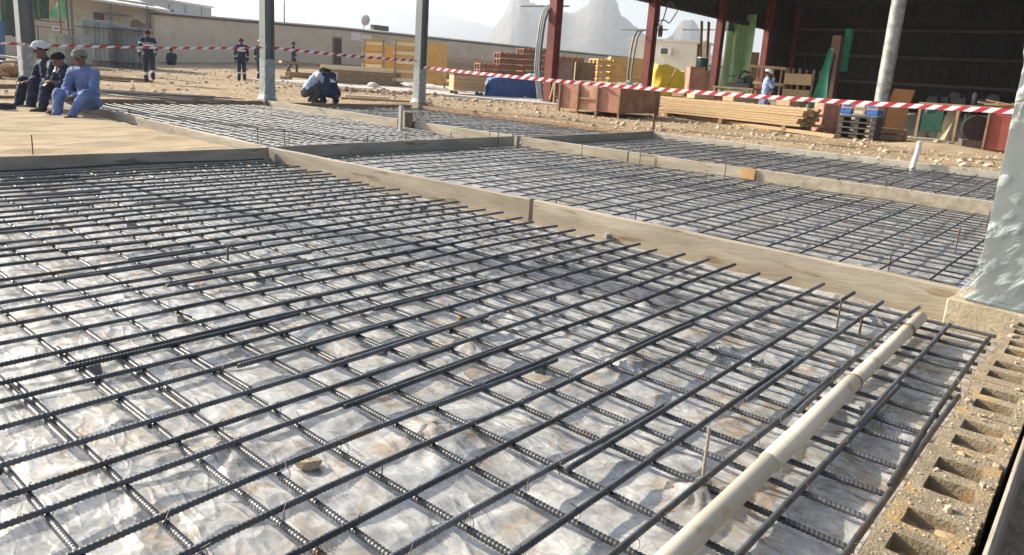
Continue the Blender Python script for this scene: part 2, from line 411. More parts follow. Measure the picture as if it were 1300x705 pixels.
plastic('polythene sheet under the rebar mat whose bar ends line the orange offcut board', [(5.06, .45), (9.76, .45), (9.84, 8.1), (5.06, 7.85)], 180, 230)
plastic('polythene sheet under the rebar mat beside the squatting men and gravel strip', [(10.15, 8.45), (14.9, 8.5), (15.3, 16.9), (10.5, 16.9)], 110, 150)
plastic('polythene sheet under the rebar mat that the bent white stub pipe rises from', [(10.02, .3), (15.0, .3), (14.95, 8.3), (10.1, 8.1)], 110, 150)

# ------------------------------------------------------------------ timber forms round the bays
def plank(label, a, b, th, h, z0, m, seed=0, group='timber forms round the bays'):
    a, b = Vector((a[0], a[1], 0)), Vector((b[0], b[1], 0)); d = b - a; Ln = d.length; n = max(4, int(Ln / .25))
    me_v = []; rng = random.Random(seed)
    for i in range(n + 1):
        x = Ln * i / n
        w = .008 * mnoise.noise(Vector((x * .8, seed, 0))); zt = .006 * mnoise.noise(Vector((x * 2, seed, 4)))
        c1 = .005 + rng.uniform(0, .004)
        prof = [(-th / 2, z0), (th / 2, z0), (th / 2, z0 + h - c1), (th / 2 - c1, z0 + h), (-th / 2 + c1, z0 + h), (-th / 2, z0 + h - c1)]
        me_v += [(x, p[0] + w, p[1] + (zt if p[1] > z0 + h / 2 else 0)) for p in prof]
    fs = []
    for i in range(n):
        for j in range(6):
            k = (j + 1) % 6
            fs.append((i * 6 + k, i * 6 + j, (i + 1) * 6 + j, (i + 1) * 6 + k))
    mb = MB(); mb.add(me_v, fs); mb.add(me_v[:6], [(0, 1, 2, 3, 4, 5)]); mb.add(me_v[-6:], [(5, 4, 3, 2, 1, 0)])
    o = mb.build('form_board', m, None, (a.x, a.y, 0), (0, 0, math.atan2(d.y, d.x)))
    return tag(o, label, 'form board', group)
Hh = .215; Z0 = -.063
plank('timber form board edging the yellow sand, its shaded face toward the near mat', (-2.5, 7.93), (4.86, 7.93), .055, Hh, Z0, M_formx, 1)
plank('long pale form board rising to the corner beside the yellow sand', (4.92, 7.97), (4.985, 3.93), .06, Hh, Z0, M_formx, 2)
plank('mud-stained form board ending at the plinth of the plastic-wrapped column', (4.955, 3.86), (4.895, .58), .06, Hh + .004, Z0, M_formx, 3)
plank('sunlit form board between the yellow sand and the mat, behind the man in blue', (4.90, 8.0), (5.06, 10.7), .05, Hh, Z0, M_formx, 4)
plank('form board that three seated men sit on', (5.08, 10.75), (5.36, 16.6), .05, Hh, Z0, M_formx, 5)
plank('cross form board held by five black stakes, between two rebar mats', (4.98, 8.02), (9.93, 8.34), .045, Hh, Z0, M_formx, 6)
plank('cracked form board running from grey column base to the brown block', (10.46, 17.0), (10.2, 11.7), .08, Hh, Z0, M_formx, 7)
plank('short form board between the brown block and the cross form corner', (10.17, 11.6), (10.02, 8.3), .08, Hh, Z0, M_formx, 8)
plank('form board with two thin stakes next to the cross form corner', (10.03, 8.22), (9.96, 6.0), .045, Hh, Z0, M_formx, 9)
plank('middle form board ending at the small orange offcut', (9.945, 5.96), (9.87, 3.95), .045, Hh, Z0, M_formx, 10)
plank('form board from the small orange offcut to the plastic-wrapped column', (9.885, 3.9), (9.85, .4), .05, Hh + .004, Z0, M_form, 11)
plank('concrete-stained cross form board beside the brown stake at the gravel strip', (10.1, 8.14), (15.1, 8.5), .06, Hh, Z0, M_formx, 12)
plank('dark edge board along the gravel strip, starting at the grey column with wrapped foot', (15.5, 16.85), (15.02, 8.62), .05, .16, Z0, M_wood_d, 13)
plank('grey edge board along the gravel strip behind the bent white stub pipe', (15.06, 8.45), (15.12, -.6), .10, .18, Z0, M_conc, 14)
plank('dark edge board across the far end of the mat behind the seated men', (5.45, 16.72), (10.35, 17.12), .05, .19, Z0, M_wood_d, 15)
plank('dark edge board behind the squatting men', (10.65, 17.1), (15.3, 17.0), .05, .16, Z0, M_wood_d, 16)
o = MB().box((0, 0, 0), (.02, .20, .15)).build('timber_offcut', mat('orange_plywood', (.52, .30, .12), (.60, .38, .18), rough=.7, scale=6), None, (9.835, 3.99, .085), (0, 0, .02))
tag(o, 'small orange plywood offcut nailed over a form board joint', 'offcut')

# ------------------------------------------------------------------ rebar
def ribbed_bar(L, r=.0090, pitch=.0135, n=8, bend=0.0, seed=0):
    k = int(L / pitch); vs = []; fs = []
    xs = []
    for i in range(k):
        xs += [(i * pitch, r), (i * pitch + pitch * .45, r), (i * pitch + pitch * .72, r * 1.24)]
    xs.append((L, r))
    for x, rr in xs:
        by = bend * (4 * (x / L) * (1 - x / L)); bz = .35 * bend * math.sin(3.1 * x + seed)
        for j in range(n):
            a = 2 * math.pi * j / n
            # two longitudinal ribs, slanted cross ribs
            q = rr if j % (n // 2) else r * 1.14
            off = .0045 * math.sin(a) * (1 if j < n / 2 else -1)
            vs.append((x + off * (1 if 0 < x < L else 0), by + q * math.cos(a), bz + q * math.sin(a)))
    R = len(xs)
    for i in range(R - 1):
        for j in range(n):
            j2 = (j + 1) % n
            fs.append((i * n + j2, i * n + j, (i + 1) * n + j, (i + 1) * n + j2))
    fs.append(tuple(range(n))); fs.append(tuple(range((R - 1) * n, R * n))[::-1])
    mb = MB(); mb.add(vs, fs, 0, True); mb.sm[-1] = mb.sm[-2] = False
    me = mb.mesh('rebar', M_steel); return me
BARS = {}
THIN = False
def bar_mesh(L, var):
    q = max(.75, round(L * 4) / 4); var2 = var + (10 if THIN else 0)
    if (q, var2) not in BARS:
        BARS[(q, var2)] = ribbed_bar(q, .0066 if THIN else .0090, bend=(0, .012, -.012, .02)[var], seed=var)
    return BARS[(q, var2)], q
rng = random.Random(11)
def lay(parent, x0, y0, z, ang, L, anchor_end=False, tilt=0.0):
    """one bar from (x0, y0) towards ang; anchor_end keeps its far end fixed"""
    me, q = bar_mesh(L, rng.choice((0, 0, 1, 2, 3) if L > 2 else (0, 1)))
    if anchor_end:
        x0 += math.cos(ang) * (L - q); y0 += math.sin(ang) * (L - q)
    o = link('rebar', me, parent, (x0, y0, z), (rng.uniform(0, 6.28) * 0, -tilt, ang))
    return o
HALF = math.pi / 2
def mat_thing(label): return thing('rebar_mat', label, 'rebar mat', (0, 0, BZ), 0, 'rebar mats tied in the bays')

# the near mat, bars lapped in two directions
near = mat_thing('large tied rebar mat with lapped bars carrying the long cream pipe')
ZU, ZV = .078, .058
near_v = [.375 + .19 * k for k in range(40)]
near_lap = []; near_lapv = []
lap_u = {0: 2.47, 1: 2.63, 2: 2.60, 3: 2.61, 4: 1.78, 5: 3.0, 7: 1.74, 10: 1.73}
for k, v in enumerate(near_v):
    v += rng.uniform(-.016, .016); near_v[k] = v
    xe = 4.66 + rng.uniform(-.06, .06) if k > 0 else 4.35
    if k == 1: xe = 4.45
    xs_ = lap_u.get(k, rng.choice((rng.uniform(1.2, 1.8), rng.uniform(1.6, 2.7), rng.uniform(.6, 1.3))))
    a = rng.uniform(-.006, .006)
    lay(near, xs_, v - math.sin(a) * (xe - xs_) * .5, ZU, a, xe - xs_, True, rng.uniform(-.001, .001))
    lapl = rng.uniform(.55, .95)
    L2 = xs_ + lapl + .45
    v2_ = v + rng.choice((-1, 1)) * .0215 + rng.uniform(-.004, .004); near_lap.append((xs_, v2_))
    lay(near, -.45, v2_, ZU, rng.uniform(-.002, .002), L2, True)
near_u = [.12 + .2 * k for k in range(23)]
for k, u in enumerate(near_u):
    u += rng.uniform(-.02, .02); near_u[k] = u
    ve = 2.23 + rng.uniform(-.03, .06)
    lay(near, u, ve, ZV, HALF + rng.uniform(-.004, .004), 7.78 - ve, False)
    u2_ = u + rng.choice((-1, 1)) * .0215; near_lapv.append((ve, u2_))
    lay(near, u2_, .36, ZV, HALF + rng.uniform(-.003, .003), ve + rng.uniform(.5, 1.1) - .36, False)
# tie wire twisted round the crossings near the camera
mb = MB(); rt = random.Random(5)
for iv in range(24):
    for iu in range(len(near_u)):
        u, v = near_u[iu], near_v[iv]
        if v < near_lapv[iu][0]: u = near_lapv[iu][1]
        if u < near_lap[iv][0]: v = near_lap[iv][1]
        if rt.random() < .75:
            a = rt.choice((.785, -.785)) + rt.uniform(-.2, .2); c, s = math.cos(a), math.sin(a)
            pts = []
            for i in range(9):
                t = 2 * math.pi * i / 8
                x, z = .0135 * math.cos(t), .0205 * math.sin(t)
                pts.append((u + x * c, v + x * s, .068 + z))
            mb.tube(pts, .0011, 4, caps=False)
            tx, ty = u + rt.uniform(-.02, .02), v + rt.uniform(-.02, .02)
            mb.tube([(u, v, .088), ((u + tx) / 2, (v + ty) / 2, .093), (tx, ty, .092 + rt.uniform(0, .008))], .0014, 4)
M_wire = mat('tie_wire', (.10, .09, .085), (.16, .13, .11), rough=.5, metal=.6, scale=40, bump=0)
w = mb.build('tie_wire', M_wire, near); w['kind'] = 'stuff'

def simple_mat(label, corners, su, sv, top, gap=.25, off=0.):
    """corners near-left, far-left (along X), ..; su spacing of the X bars along Y, sv spacing of the Y bars along X"""
    t = mat_thing(label)
    (x0, y0), (x1, y1), (x2, y2), (x3, y3) = corners
    zu, zv = (.078, .058) if top == 'u' else (.058, .078)
    n = int((y3 - y0) / su)
    for k in range(n + 1):
        f = (k * su + off) / (y3 - y0)
        if f > 1: break
        ax, ay = x0 + (x3 - x0) * f, y0 + (y3 - y0) * f
        bx, by = x1 + (x2 - x1) * f, y1 + (y2 - y1) * f
        ax += rng.uniform(.05, .2); bx -= gap + rng.uniform(-.08, .08); j = rng.uniform(-.025, .025)
        L = math.hypot(bx - ax, by - ay)
        lay(t, ax, ay + j, zu, math.atan2(by - ay, bx - ax) + rng.uniform(-.004, .004), L, True)
    n = int((x1 - x0 - .3) / sv)
    for k in range(n + 1):
        f = (.15 + k * sv) / (x1 - x0)
        ax, ay = x0 + (x1 - x0) * f, y0 + (y1 - y0) * f
        bx, by = x3 + (x2 - x3) * f, y3 + (y2 - y3) * f
        ang = math.atan2(by - ay, bx - ax); L = math.hypot(bx - ax, by - ay) - .2
        j = rng.uniform(-.02, .02)
        lay(t, ax + j, ay + .1, zv, ang + rng.uniform(-.002, .002), L)
    return t
THIN = True
simple_mat('rebar mat between the seated men and the squatting men', [(5.05, 8.2), (9.85, 8.5), (10.35, 16.9), (5.4, 16.6)], .2, .2, 'v')
simple_mat('rebar mat whose bar ends line the board with the orange offcut', [(5.05, .62), (9.8, .62), (9.88, 8.0), (5.05, 7.8)], .275, .2, 'u', .38)
simple_mat('rebar mat beside the squatting men and gravel strip', [(10.2, 8.5), (14.9, 8.6), (15.3, 16.8), (10.5, 16.8)], .3, .25, 'u')
simple_mat('rebar mat that the bent white stub pipe rises from', [(10.0, .35), (15.0, .35), (14.95, 8.3), (10.1, 8.0)], .31, .25, 'u', .1)

# ------------------------------------------------------------------ long cream pipe, stub pipe
pipe = thing('plastic_pipe', 'long cream plastic pipe with two couplings lying on the rebar', 'pipe', (4.36, .70, .102 + BZ), 0)
ang = math.atan2(.02, 2.5)
MB().pipe((0, 0, 0), (-1.32, -.012, 0), .0315, .028, 24).build('pipe_length', M_pvc, pipe)
MB().pipe((-1.28, -.0117, 0), (-2.2, -.02, 0), .0345, .0316, 24).build('pipe_length', M_pvc, pipe)
MB().pipe((-2.15, -.0197, 0), (-4.2, -.045, 0), .0315, .028, 24).build('pipe_length', M_pvc, pipe)
MB().pipe((-.30, -.0028, 0), (-.33, -.003, 0), .0355, .0318, 24).build('coupling_ring', M_wood_d, pipe)
MB().pipe((-1.27, -.0116, 0), (-1.285, -.0117, 0), .0362, .0347, 24).build('coupling_ring', M_wood_d, pipe)
b = on_plane(1159, 211, .06)
mb = MB(); mb.tube([(0, 0, -.06), (.0, 0, .05), (.015, -.005, .16), (.05, -.02, .30), (.06, -.025, .42), (.055, -.025, .50)], .047, 14, caps=False)
mb.tube([(.055, -.025, .50), (.054, -.025, .505), (.054, -.025, .44)], [.047, .042, .041], 14, caps=False)
o = mb.build('stub_pipe', M_pvcw, None, (b.x, b.y, .0)); tag(o, 'bent white stub pipe rising out of the rebar mat by the gravel', 'pipe')

# ------------------------------------------------------------------ hollow block row, its side board
def hollow_block():
    bm = bmesh.new(); hw, hl, h = .098, .195, .195
    poly_out = [(-hl, -hw), (hl, -hw), (hl, hw), (-hl, hw)]
    holes = [[(-.122, -.058), (-.122, .058), (-.03, .058), (-.03, -.058)], [(.03, -.058), (.03, .058), (.122, .058), (.122, -.058)]]
    mb = MB()
    # top and bottom as strips round the two cells
    xs = [-hl, -.122, -.03, .03, .122, hl]; ys = [-hw, -.058, .058, hw]
    for z, flip in ((h, False), (0, True)):
        for i in range(5):
            for j in range(3):
                if j == 1 and i in (1, 3): continue
                q = [(xs[i], ys[j], z), (xs[i + 1], ys[j], z), (xs[i + 1], ys[j + 1], z), (xs[i], ys[j + 1], z)]
                mb.add(q[::-1] if flip else q, [(0, 1, 2, 3)])
    for i in range(4):
        a, b_ = poly_out[i], poly_out[(i + 1) % 4]
        mb.add([(a[0], a[1], 0), (b_[0], b_[1], 0), (b_[0], b_[1], h), (a[0], a[1], h)], [(0, 1, 2, 3)])
    for hole in holes:
        for i in range(4):
            a, b_ = hole[i], hole[(i + 1) % 4]
            mb.add([(a[0], a[1], 0), (b_[0], b_[1], 0), (b_[0], b_[1], h), (a[0], a[1], h)], [(0, 1, 2, 3)])
    me = mb.mesh('hollow_block', M_block)
    bm.free(); bm = bmesh.new(); bm.from_mesh(me); bmesh.ops.remove_doubles(bm, verts=bm.verts, dist=.0005)
    bmesh.ops.subdivide_edges(bm, edges=bm.edges, cuts=2, use_grid_fill=True)
    for v in bm.verts:
        n = mnoise.noise_vector(v.co * 28) * .0022
        v.co += n
    bm.to_mesh(me); bm.free(); me.update()
    return me
blk = hollow_block()
for k in range(9):
    x = 4.20 - .383 * k
    r = random.Random(k)
    o = link('hollow_block', blk, None, (x, .205 + r.uniform(-.006, .006), -.03 + r.uniform(-.004, .004)), (0, 0, r.uniform(-.02, .02) + (math.pi if k % 2 else 0)))
    tag(o, 'hollow concrete block laid in the row beside the cream pipe', 'concrete block', 'hollow concrete blocks in the row')
M_fill = mat('mortar_fill', (.30, .22, .13), (.44, .33, .19), rough=.95, scale=14, bump=.6)
r = random.Random(77)
for k in range(9):
    for hx in (-.08, .08):
        mb = MB(); lv = r.choice((.02, .05, .07, .09, .11, .125))
        mb.grid(lambda a, q: (hx + (a - .5) * .12, (q - .5) * .13, lv + .035 * mnoise.noise(Vector((a * 2 + k, q * 2, hx * 40))) + .03 * (a - .5)), 8, 8)
        o = mb.build('mortar_fill', M_fill, None, (4.20 - .383 * k, .205, .0)); tag(o, 'rough mortar filling a cell of the hollow block row', 'mortar', 'mortar in the block cells')
# loose mortar and grit lying on the block tops
mb = MB(); r = random.Random(3)
for i in range(1100):
    x = r.uniform(1.0, 4.35); y = .205 + r.uniform(-.098, .098)
    bx = (4.20 - x + .1915) % .383 - .1915
    if abs(y - .205) < .07 and .02 < abs(bx) < .14: continue
    s = r.uniform(.002, .006) if r.random() < .97 else r.uniform(.008, .018); mb.rock((x, y, .166 + s * .3), s, r)
o = mb.build('grit', M_stone); tag(o, 'tan grit and mortar crumbs strewn over the hollow block row', 'grit'); o['kind'] = 'stuff'
M_board_grey = mat('grey_weathered_board', (.22, .19, .155), (.34, .30, .25), rough=.85, scale=4, bump=.3, stretch=(.6, 6, 6), spots=((.16, .12, .08), 6, .6))
plank('thin weathered grey board standing along the trench side of the block row', (.7, .075), (4.6, .085), .018, .27, -.10, M_board_grey, 21, None)

# ------------------------------------------------------------------ steel columns with wrapped feet
def wrap_material(base=.06, nm='clear_stretch_wrap'):
    m, nt, b = nodes_of(nm); N = nt.nodes; L = nt.links
    tc = N.new('ShaderNodeTexCoord'); mp = N.new('ShaderNodeMapping'); pass
    L.new(tc.outputs['Object'], mp.inputs[0])
    mp.vector_type = 'TEXTURE'; mp.inputs['Rotation'].default_value = (.75, .75, 0); mp.inputs['Scale'].default_value = (.06, .06, .9)
    n = N.new('ShaderNodeTexNoise'); n.inputs['Scale'].default_value = 1.0; n.inputs['Detail'].default_value = 4; n.inputs['Distortion'].default_value = .6
    L.new(mp.outputs[0], n.inputs['Vector'])
    s2 = n
    r = N.new('ShaderNodeValToRGB'); r.color_ramp.elements[0].position = .50; r.color_ramp.elements[0].color = (base, base, base, 1); r.color_ramp.elements[1].position = .68; r.color_ramp.elements[1].color = (.7, .7, .7, 1)
    L.new(s2.outputs[0], r.inputs[0])
    L.new(r.outputs[0], b.inputs['Alpha'])
    b.inputs['Base Color'].default_value = (.55, .60, .60, 1); b.inputs['Roughness'].default_value = .22; b.inputs['Specular IOR Level'].default_value = .6
    bp = N.new('ShaderNodeBump'); bp.inputs['Strength'].default_value = .7; bp.inputs['Distance'].default_value = .03; L.new(s2.outputs[0], bp.inputs['Height']); L.new(bp.outputs[0], b.inputs['Normal'])
    return m
M_wrap = wrap_material(); M_wrap_dense = wrap_material(.42, 'layered_stretch_wrap')
def steel_column(label, loc, rz=0., H=7.5, w=.27, wrap_h=1.0, plinth=(.42, .42, .17), flare=.07, gp='grey steel columns with wrapped feet'):
    t = thing('steel_column', label, 'column', (loc[0], loc[1], 0), rz, gp)
    z0 = plinth[2] - .02
    MB().box((0, 0, (z0 - .03) / 2), (plinth[0], plinth[1], z0 + .03)).build('plinth', M_plinth, t, bevel=.008)
    MB().box((0, 0, z0 + .0125), (w + .06, w + .06, .02)).build('base_plate', M_galv, t)
    s = MB(); tf = .016
    s.box((-w / 2 + tf / 2, 0, z0 + .024 + H / 2), (tf, w, H)); s.box((w / 2 - tf / 2, 0, z0 + .024 + H / 2), (tf, w, H)); s.box((0, 0, z0 + .024 + H / 2), (w - 2 * tf - .002, .012, H))
    s.build('shaft', M_galv, t, bevel=.002)
    mb = MB(); n = 48; rows = 36
    def f(a, q):
        th = 2 * math.pi * a; c, sn = math.cos(th), math.sin(th)
        k = 1 / max(abs(c), abs(sn)) ; r = (w / 2 + .008) * min(k, 1.36)
        fl = flare * math.exp(-q * wrap_h / .10) + .004 * mnoise.noise(Vector((3 * c + 5 * q * wrap_h, 3 * sn, 6 * q * wrap_h + loc[0])))
        r += fl + (.012 if q > .97 else 0)
        return (r * c, r * sn, z0 + .026 + q * wrap_h + (.02 * mnoise.noise(Vector((4 * c, 4 * sn, loc[1]))) if q > .9 else 0))
    mb.grid(f, n + 1, rows)
    mb.build('plastic_wrap', M_wrap if loc[1] < 1 and loc[0] < 9 else M_wrap_dense, t)
    return t
steel_column('grey steel column with flared plastic wrap, beside the hollow block row', (4.80, .33), -.10, w=.34, wrap_h=1.35, plinth=(.46, .56, .17), flare=.09)
steel_column('grey steel column behind the three seated men', (5.25, 17.35), 0)
steel_column('grey steel column with wrapped foot between standing workers and squatting men', (10.55, 17.2), 0)
steel_column('grey steel column with wrapped foot in front of the yellow plywood frames', (15.62, 17.0), 0)
steel_column('grey steel column carrying the end of the long barrier tape', (15.4, -.5), 0, gp='grey steel columns with wrapped feet')
steel_column('grey steel column carrying the far end of the tape beyond the sand', (.0, 17.0), 0)

# ------------------------------------------------------------------ red and white barrier tape
M_tr = mat('tape_red', (.44, .028, .045), (.50, .04, .06), rough=.35, bump=0, scale=3, vary=0)
M_tw = mat('tape_white', (.74, .72, .70), (.78, .76, .74), rough=.35, bump=0, scale=3, vary=0)
def tape(label, a, b, sag, wdt=.085, per=.30, seed=0):
    a, b = Vector(a), Vector(b); d = b - a; L = d.length; n = int(L / (per / 2)); sub = 3
    mb = MB()
    def P(s, v):
        s = min(1, max(0, s)); p = a + d * s
        p.z -= sag * 4 * s * (1 - s)
        tw = .5 * mnoise.noise(Vector((s * L * .25, seed, 0)))
        side = Vector((-d.y, d.x, 0)).normalized()
        return p + (Vector((0, 0, 1)) * math.cos(tw) + side * math.sin(tw)) * (v - .5) * wdt
    for i in range(n + 1):
        for k in range(sub):
            s0, s1 = (i + k / sub) / n, (i + (k + 1) / sub) / n
            sk = wdt * 1.5 / L
            mb.add([P(s0 - sk / 2, 0), P(s1 - sk / 2, 0), P(s1 + sk / 2, 1), P(s0 + sk / 2, 1)], [(0, 1, 2, 3)], i % 2)
    o = mb.build('barrier_tape', [M_tr, M_tw])
    return tag(o, label, 'barrier tape', 'red and white barrier tape')
tape('red and white barrier tape running out from behind the seated men', (.1, 16.8, 1.16), (5.2, 17.2, 1.15), .03, .05)
tape('red and white barrier tape passing behind the walking and standing workers', (5.35, 17.2, 1.15), (10.45, 17.05, 1.45), .03, .05, seed=2)
tape('red and white barrier tape in front of the door and yellow plywood frames', (10.65, 17.08, 1.46), (15.45, 16.98, 1.42), .03, .075, seed=3)
tape('long red and white barrier tape sagging in front of the shed', (15.62, 17.0, 1.24), (15.35, -.3, 1.20), .13, .088, seed=4)

# ------------------------------------------------------------------ stakes, spacers, stones
M_stake = mat('rusty_stake_steel', (.10, .07, .05), (.17, .12, .085), rough=.6, metal=.4, scale=20, bump=.2)
def stake(px, py, h, label, zb=.0, r=.006, m=None, lean=0., grp='thin steel stakes holding the forms'):
    p = on_plane(px, py, zb)
    mb = MB(); mb.tube([(0, 0, -.05), (lean * h * .5, 0, h * .5), (lean * h, .01 * lean, h)], r, 6)
    o = mb.build('steel_stake', m or M_stake, None, (p.x, p.y, zb)); tag(o, label, 'stake', grp)
SL = 'thin dark steel stake pegged beside a form board'
for px, py in ((466, 194), (515, 191), (572, 188), (621, 184), (632, 186), (650, 183)): stake(px, py, .24, SL, .0, .008)
for px, py in ((667, 185), (738, 200), (812, 208), (919, 230), (1121, 252), (960, 222)): stake(px, py, .24, SL, .0, .007)
stake(165, 158, .24, SL); stake(327, 184, .24, SL, 0); stake(361, 187, .26, SL, 0); stake(367, 188, .22, SL, 0); stake(42, 198, .22, SL, .03)
NL = 'short thin steel peg standing in the rebar mat'
stake(893, 600, .16, NL, .0, .006, mat('pale_stake', (.30, .26, .21), (.36, .31, .25), scale=20), 0, 'short pegs standing in the mats'); stake(1062, 417, .17, NL, 0, .005, None, .02, 'short pegs standing in the mats')
for px, py, h in ((1091, 423, .08), (289, 334, .10), (63, 240, .10), (295, 212, .10), (443, 205, .13), (560, 200, .10), (806, 282, .13), (827, 242, .10), (1128, 342, .11), (1213, 318, .2), (1253, 287, .15), (895, 232, .12), (705, 268, .10)): stake(px, py, h, NL, .0, .006, None, .03, 'short pegs standing in the mats')
stake(829, 166, .42, 'brown steel stake at the gravel strip end of the cross form', .05, .03, M_red, 0, None)
M_pale = mat('pale_batten', (.42, .42, .40), (.5, .5, .47), scale=6)
p = on_plane(517, 160, .15); o = MB().box((0, 0, .02), (.06, .06, .55)).build('batten', M_pale, None, (p.x + .1, p.y + .3, .2)); tag(o, 'pale upright batten behind the brown block', 'batten')
p = on_plane(516, 163, .0); o = MB().box((0, 0, .17), (.16, .34, .34)).build('concrete_block', mat('brown_block', (.15, .105, .07), (.22, .16, .11), rough=.95, scale=12, bump=.5), None, (p.x, p.y, -.01), (0, 0, -.5), bevel=.01); tag(o, 'brown concrete block standing against a form board', 'concrete block')
rs = random.Random(8)
M_grey_stone = mat('grey_mortar_lump', (.36, .33, .29), (.44, .41, .36), rough=.95, scale=12, bump=.4)
for px, py, s, lab, mm in ((478, 447, .05, 'flat grey mortar lump on the polythene between rebars', M_grey_stone), (588, 409, .045, 'reddish brown stone on the polythene between rebars', mat('rusty_stone', (.30, .16, .08), (.40, .24, .13), scale=20)), (391, 594, .042, 'ochre rounded stone on the polythene by the crumpled sheet', M_stone), (843, 403, .03, 'tan stone chip on the polythene beside the pale plank', M_stone)):
    p = on_plane(px, py, .02 + BZ); mb = MB(); mb.rock((0, 0, .012), s, rs, flat=.6)
    o = mb.build('stone', mm, None, (p.x, p.y, .02 + BZ)); tag(o, lab, 'stone')
M_spacer = mat('spacer_concrete', (.22, .225, .215), (.30, .30, .28), rough=.9, scale=14, bump=.4)
for i, (px, py) in enumerate(((118, 478), (168, 292), (520, 342), (685, 480), (537, 270), (330, 360), (770, 305), (960, 470), (640, 330), (235, 415))):
    p = on_plane(px, py, BZ)
    o = MB().box((0, 0, .024), (.055, .055, .042), None, 0, .85).build('spacer_block', M_spacer, None, (p.x, p.y, .008 + BZ), (0, 0, rs.uniform(0, 1.5)), bevel=.004)
    tag(o, 'small grey concrete spacer block propping up the near rebar mat', 'spacer block', 'concrete spacers under the rebar')
# loose gravel
mb = MB(); r = random.Random(21)
for i in range(9500):
    u = r.random()
    if u < .62: x, y = r.uniform(15.3, 27.5), r.uniform(-4, 30)
    elif u < .9: x, y = r.uniform(4, 27), r.uniform(17.6, 42)
    else: x, y = r.uniform(26, 40), r.uniform(24, 40)
    if x < 15.3 and y < 17.3: continue
    s = min(.10, .016 * r.paretovariate(2.0)); mb.rock((x, y, ground_h(x, y) + s * .15), s, r)
o = mb.build('gravel', mat('pale_gravel', (.44, .35, .24), (.56, .46, .33), rough=.95, scale=8, bump=0, vary=0)); o['kind'] = 'stuff'; tag(o, 'loose tan gravel and rubble strewn over the sandy yard', 'gravel')
# haze
top = 320
me = MB().box((0, 0, 0), (11000, 11000, top + 8)).mesh('haze', bpy.data.materials.new('haze_air'))
hz = me.materials[0]; hz.use_nodes = True; nt = hz.node_tree
for n in list(nt.nodes): nt.nodes.remove(n)
pv = nt.nodes.new('ShaderNodeVolumePrincipled'); pv.inputs['Density'].default_value = .00042; pv.inputs['Color'].default_value = (.78, .88, 1.0, 1); pv.inputs['Anisotropy'].default_value = .55
ou = nt.nodes.new('ShaderNodeOutputMaterial'); nt.links.new(pv.outputs[0], ou.inputs['Volume'])
haze = link('haze', me, None, (0, 0, (top - 8) / 2)); haze['kind'] = 'stuff'

# ------------------------------------------------------------------ people
def on_ground(px, py, lift=0.0):
    d = ray(px, py) / F_PX; t = 1.0
    while t < 90 and CAM_H + d[2] * t > ground_z(d[0] * t, d[1] * t): t += .02
    return Vector((d[0] * t, d[1] * t, ground_z(d[0] * t, d[1] * t) + lift))
M_skin = mat('skin', (.145, .075, .045), (.175, .095, .058), rough=.55, bump=0, scale=8, vary=.1)
M_navy = mat('navy_coverall', (.012, .017, .046), (.022, .029, .066), rough=.85, bump=.5, bscale=22, scale=9, vary=.1, bdist=.02)
M_blue = mat('sky_blue_work_shirt', (.10, .165, .37), (.165, .24, .46), rough=.85, bump=.5, bscale=20, scale=9, vary=.05, bdist=.02)
M_boot = mat('work_boot', (.05, .042, .035), (.10, .08, .06), rough=.8, scale=20, bump=.2)
M_refl = mat('reflective_strip', (.55, .56, .56), (.66, .67, .67), rough=.4, bump=0, scale=5, vary=0)
M_hair = mat('black_hair', (.012, .011, .011), (.022, .02, .018), rough=.95, bump=.4, bscale=90, scale=30, spec=.1)
M_white_cloth = mat('white_cotton', (.62, .62, .60), (.72, .72, .70), rough=.9, bump=.3, bscale=30, scale=6)
M_capgrey = mat('grey_green_cap', (.15, .155, .125), (.21, .20, .165), rough=.9, bump=.3, bscale=40, scale=9)
M_orange = mat('orange_plastic', (.50, .14, .05), (.56, .18, .07), rough=.4, bump=0, scale=4)
M_tan_trousers = mat('dark_trousers', (.05, .05, .06), (.08, .08, .09), rough=.9, scale=9, bump=.3)

def capsule(mb, a, b, r1, r2, sq=1.0, side=None, n=12):
    """closed tapered capsule; sq flattens it across 'side'"""
    a, b = Vector(a), Vector(b); d = b - a; L = max(d.length, 1e-4); d = d / L
    if side is None: side = Vector((0, 1, 0)) if abs(d.y) < .9 else Vector((1, 0, 0))
    sx = (side - d * side.dot(d)).normalized(); sy = d.cross(sx)
    rings = []
    for k in range(1, 4): th = math.pi / 2 * (1 - k / 3); rings.append((a - d * r1 * math.sin(th), r1 * math.cos(th)))
    for k in range(0, 3): th = math.pi / 2 * k / 3; rings.append((b + d * r2 * math.sin(th), r2 * math.cos(th)))
    vs = [a - d * r1]
    for p, r in rings: vs += [p + sx * (r * math.cos(2 * math.pi * j / n)) + sy * (r * sq * math.sin(2 * math.pi * j / n)) for j in range(n)]
    vs.append(b + d * r2); fs = []; R = len(rings)
    for j in range(n): fs.append((0, 1 + (j + 1) % n, 1 + j))
    for i in range(R - 1):
        for j in range(n):
            j2 = (j + 1) % n; fs.append((1 + i * n + j, 1 + i * n + j2, 1 + (i + 1) * n + j2, 1 + (i + 1) * n + j))
    for j in range(n): fs.append((1 + R * n, 1 + (R - 1) * n + j, 1 + (R - 1) * n + (j + 1) % n))
    mb.add(vs, fs, 0, True)

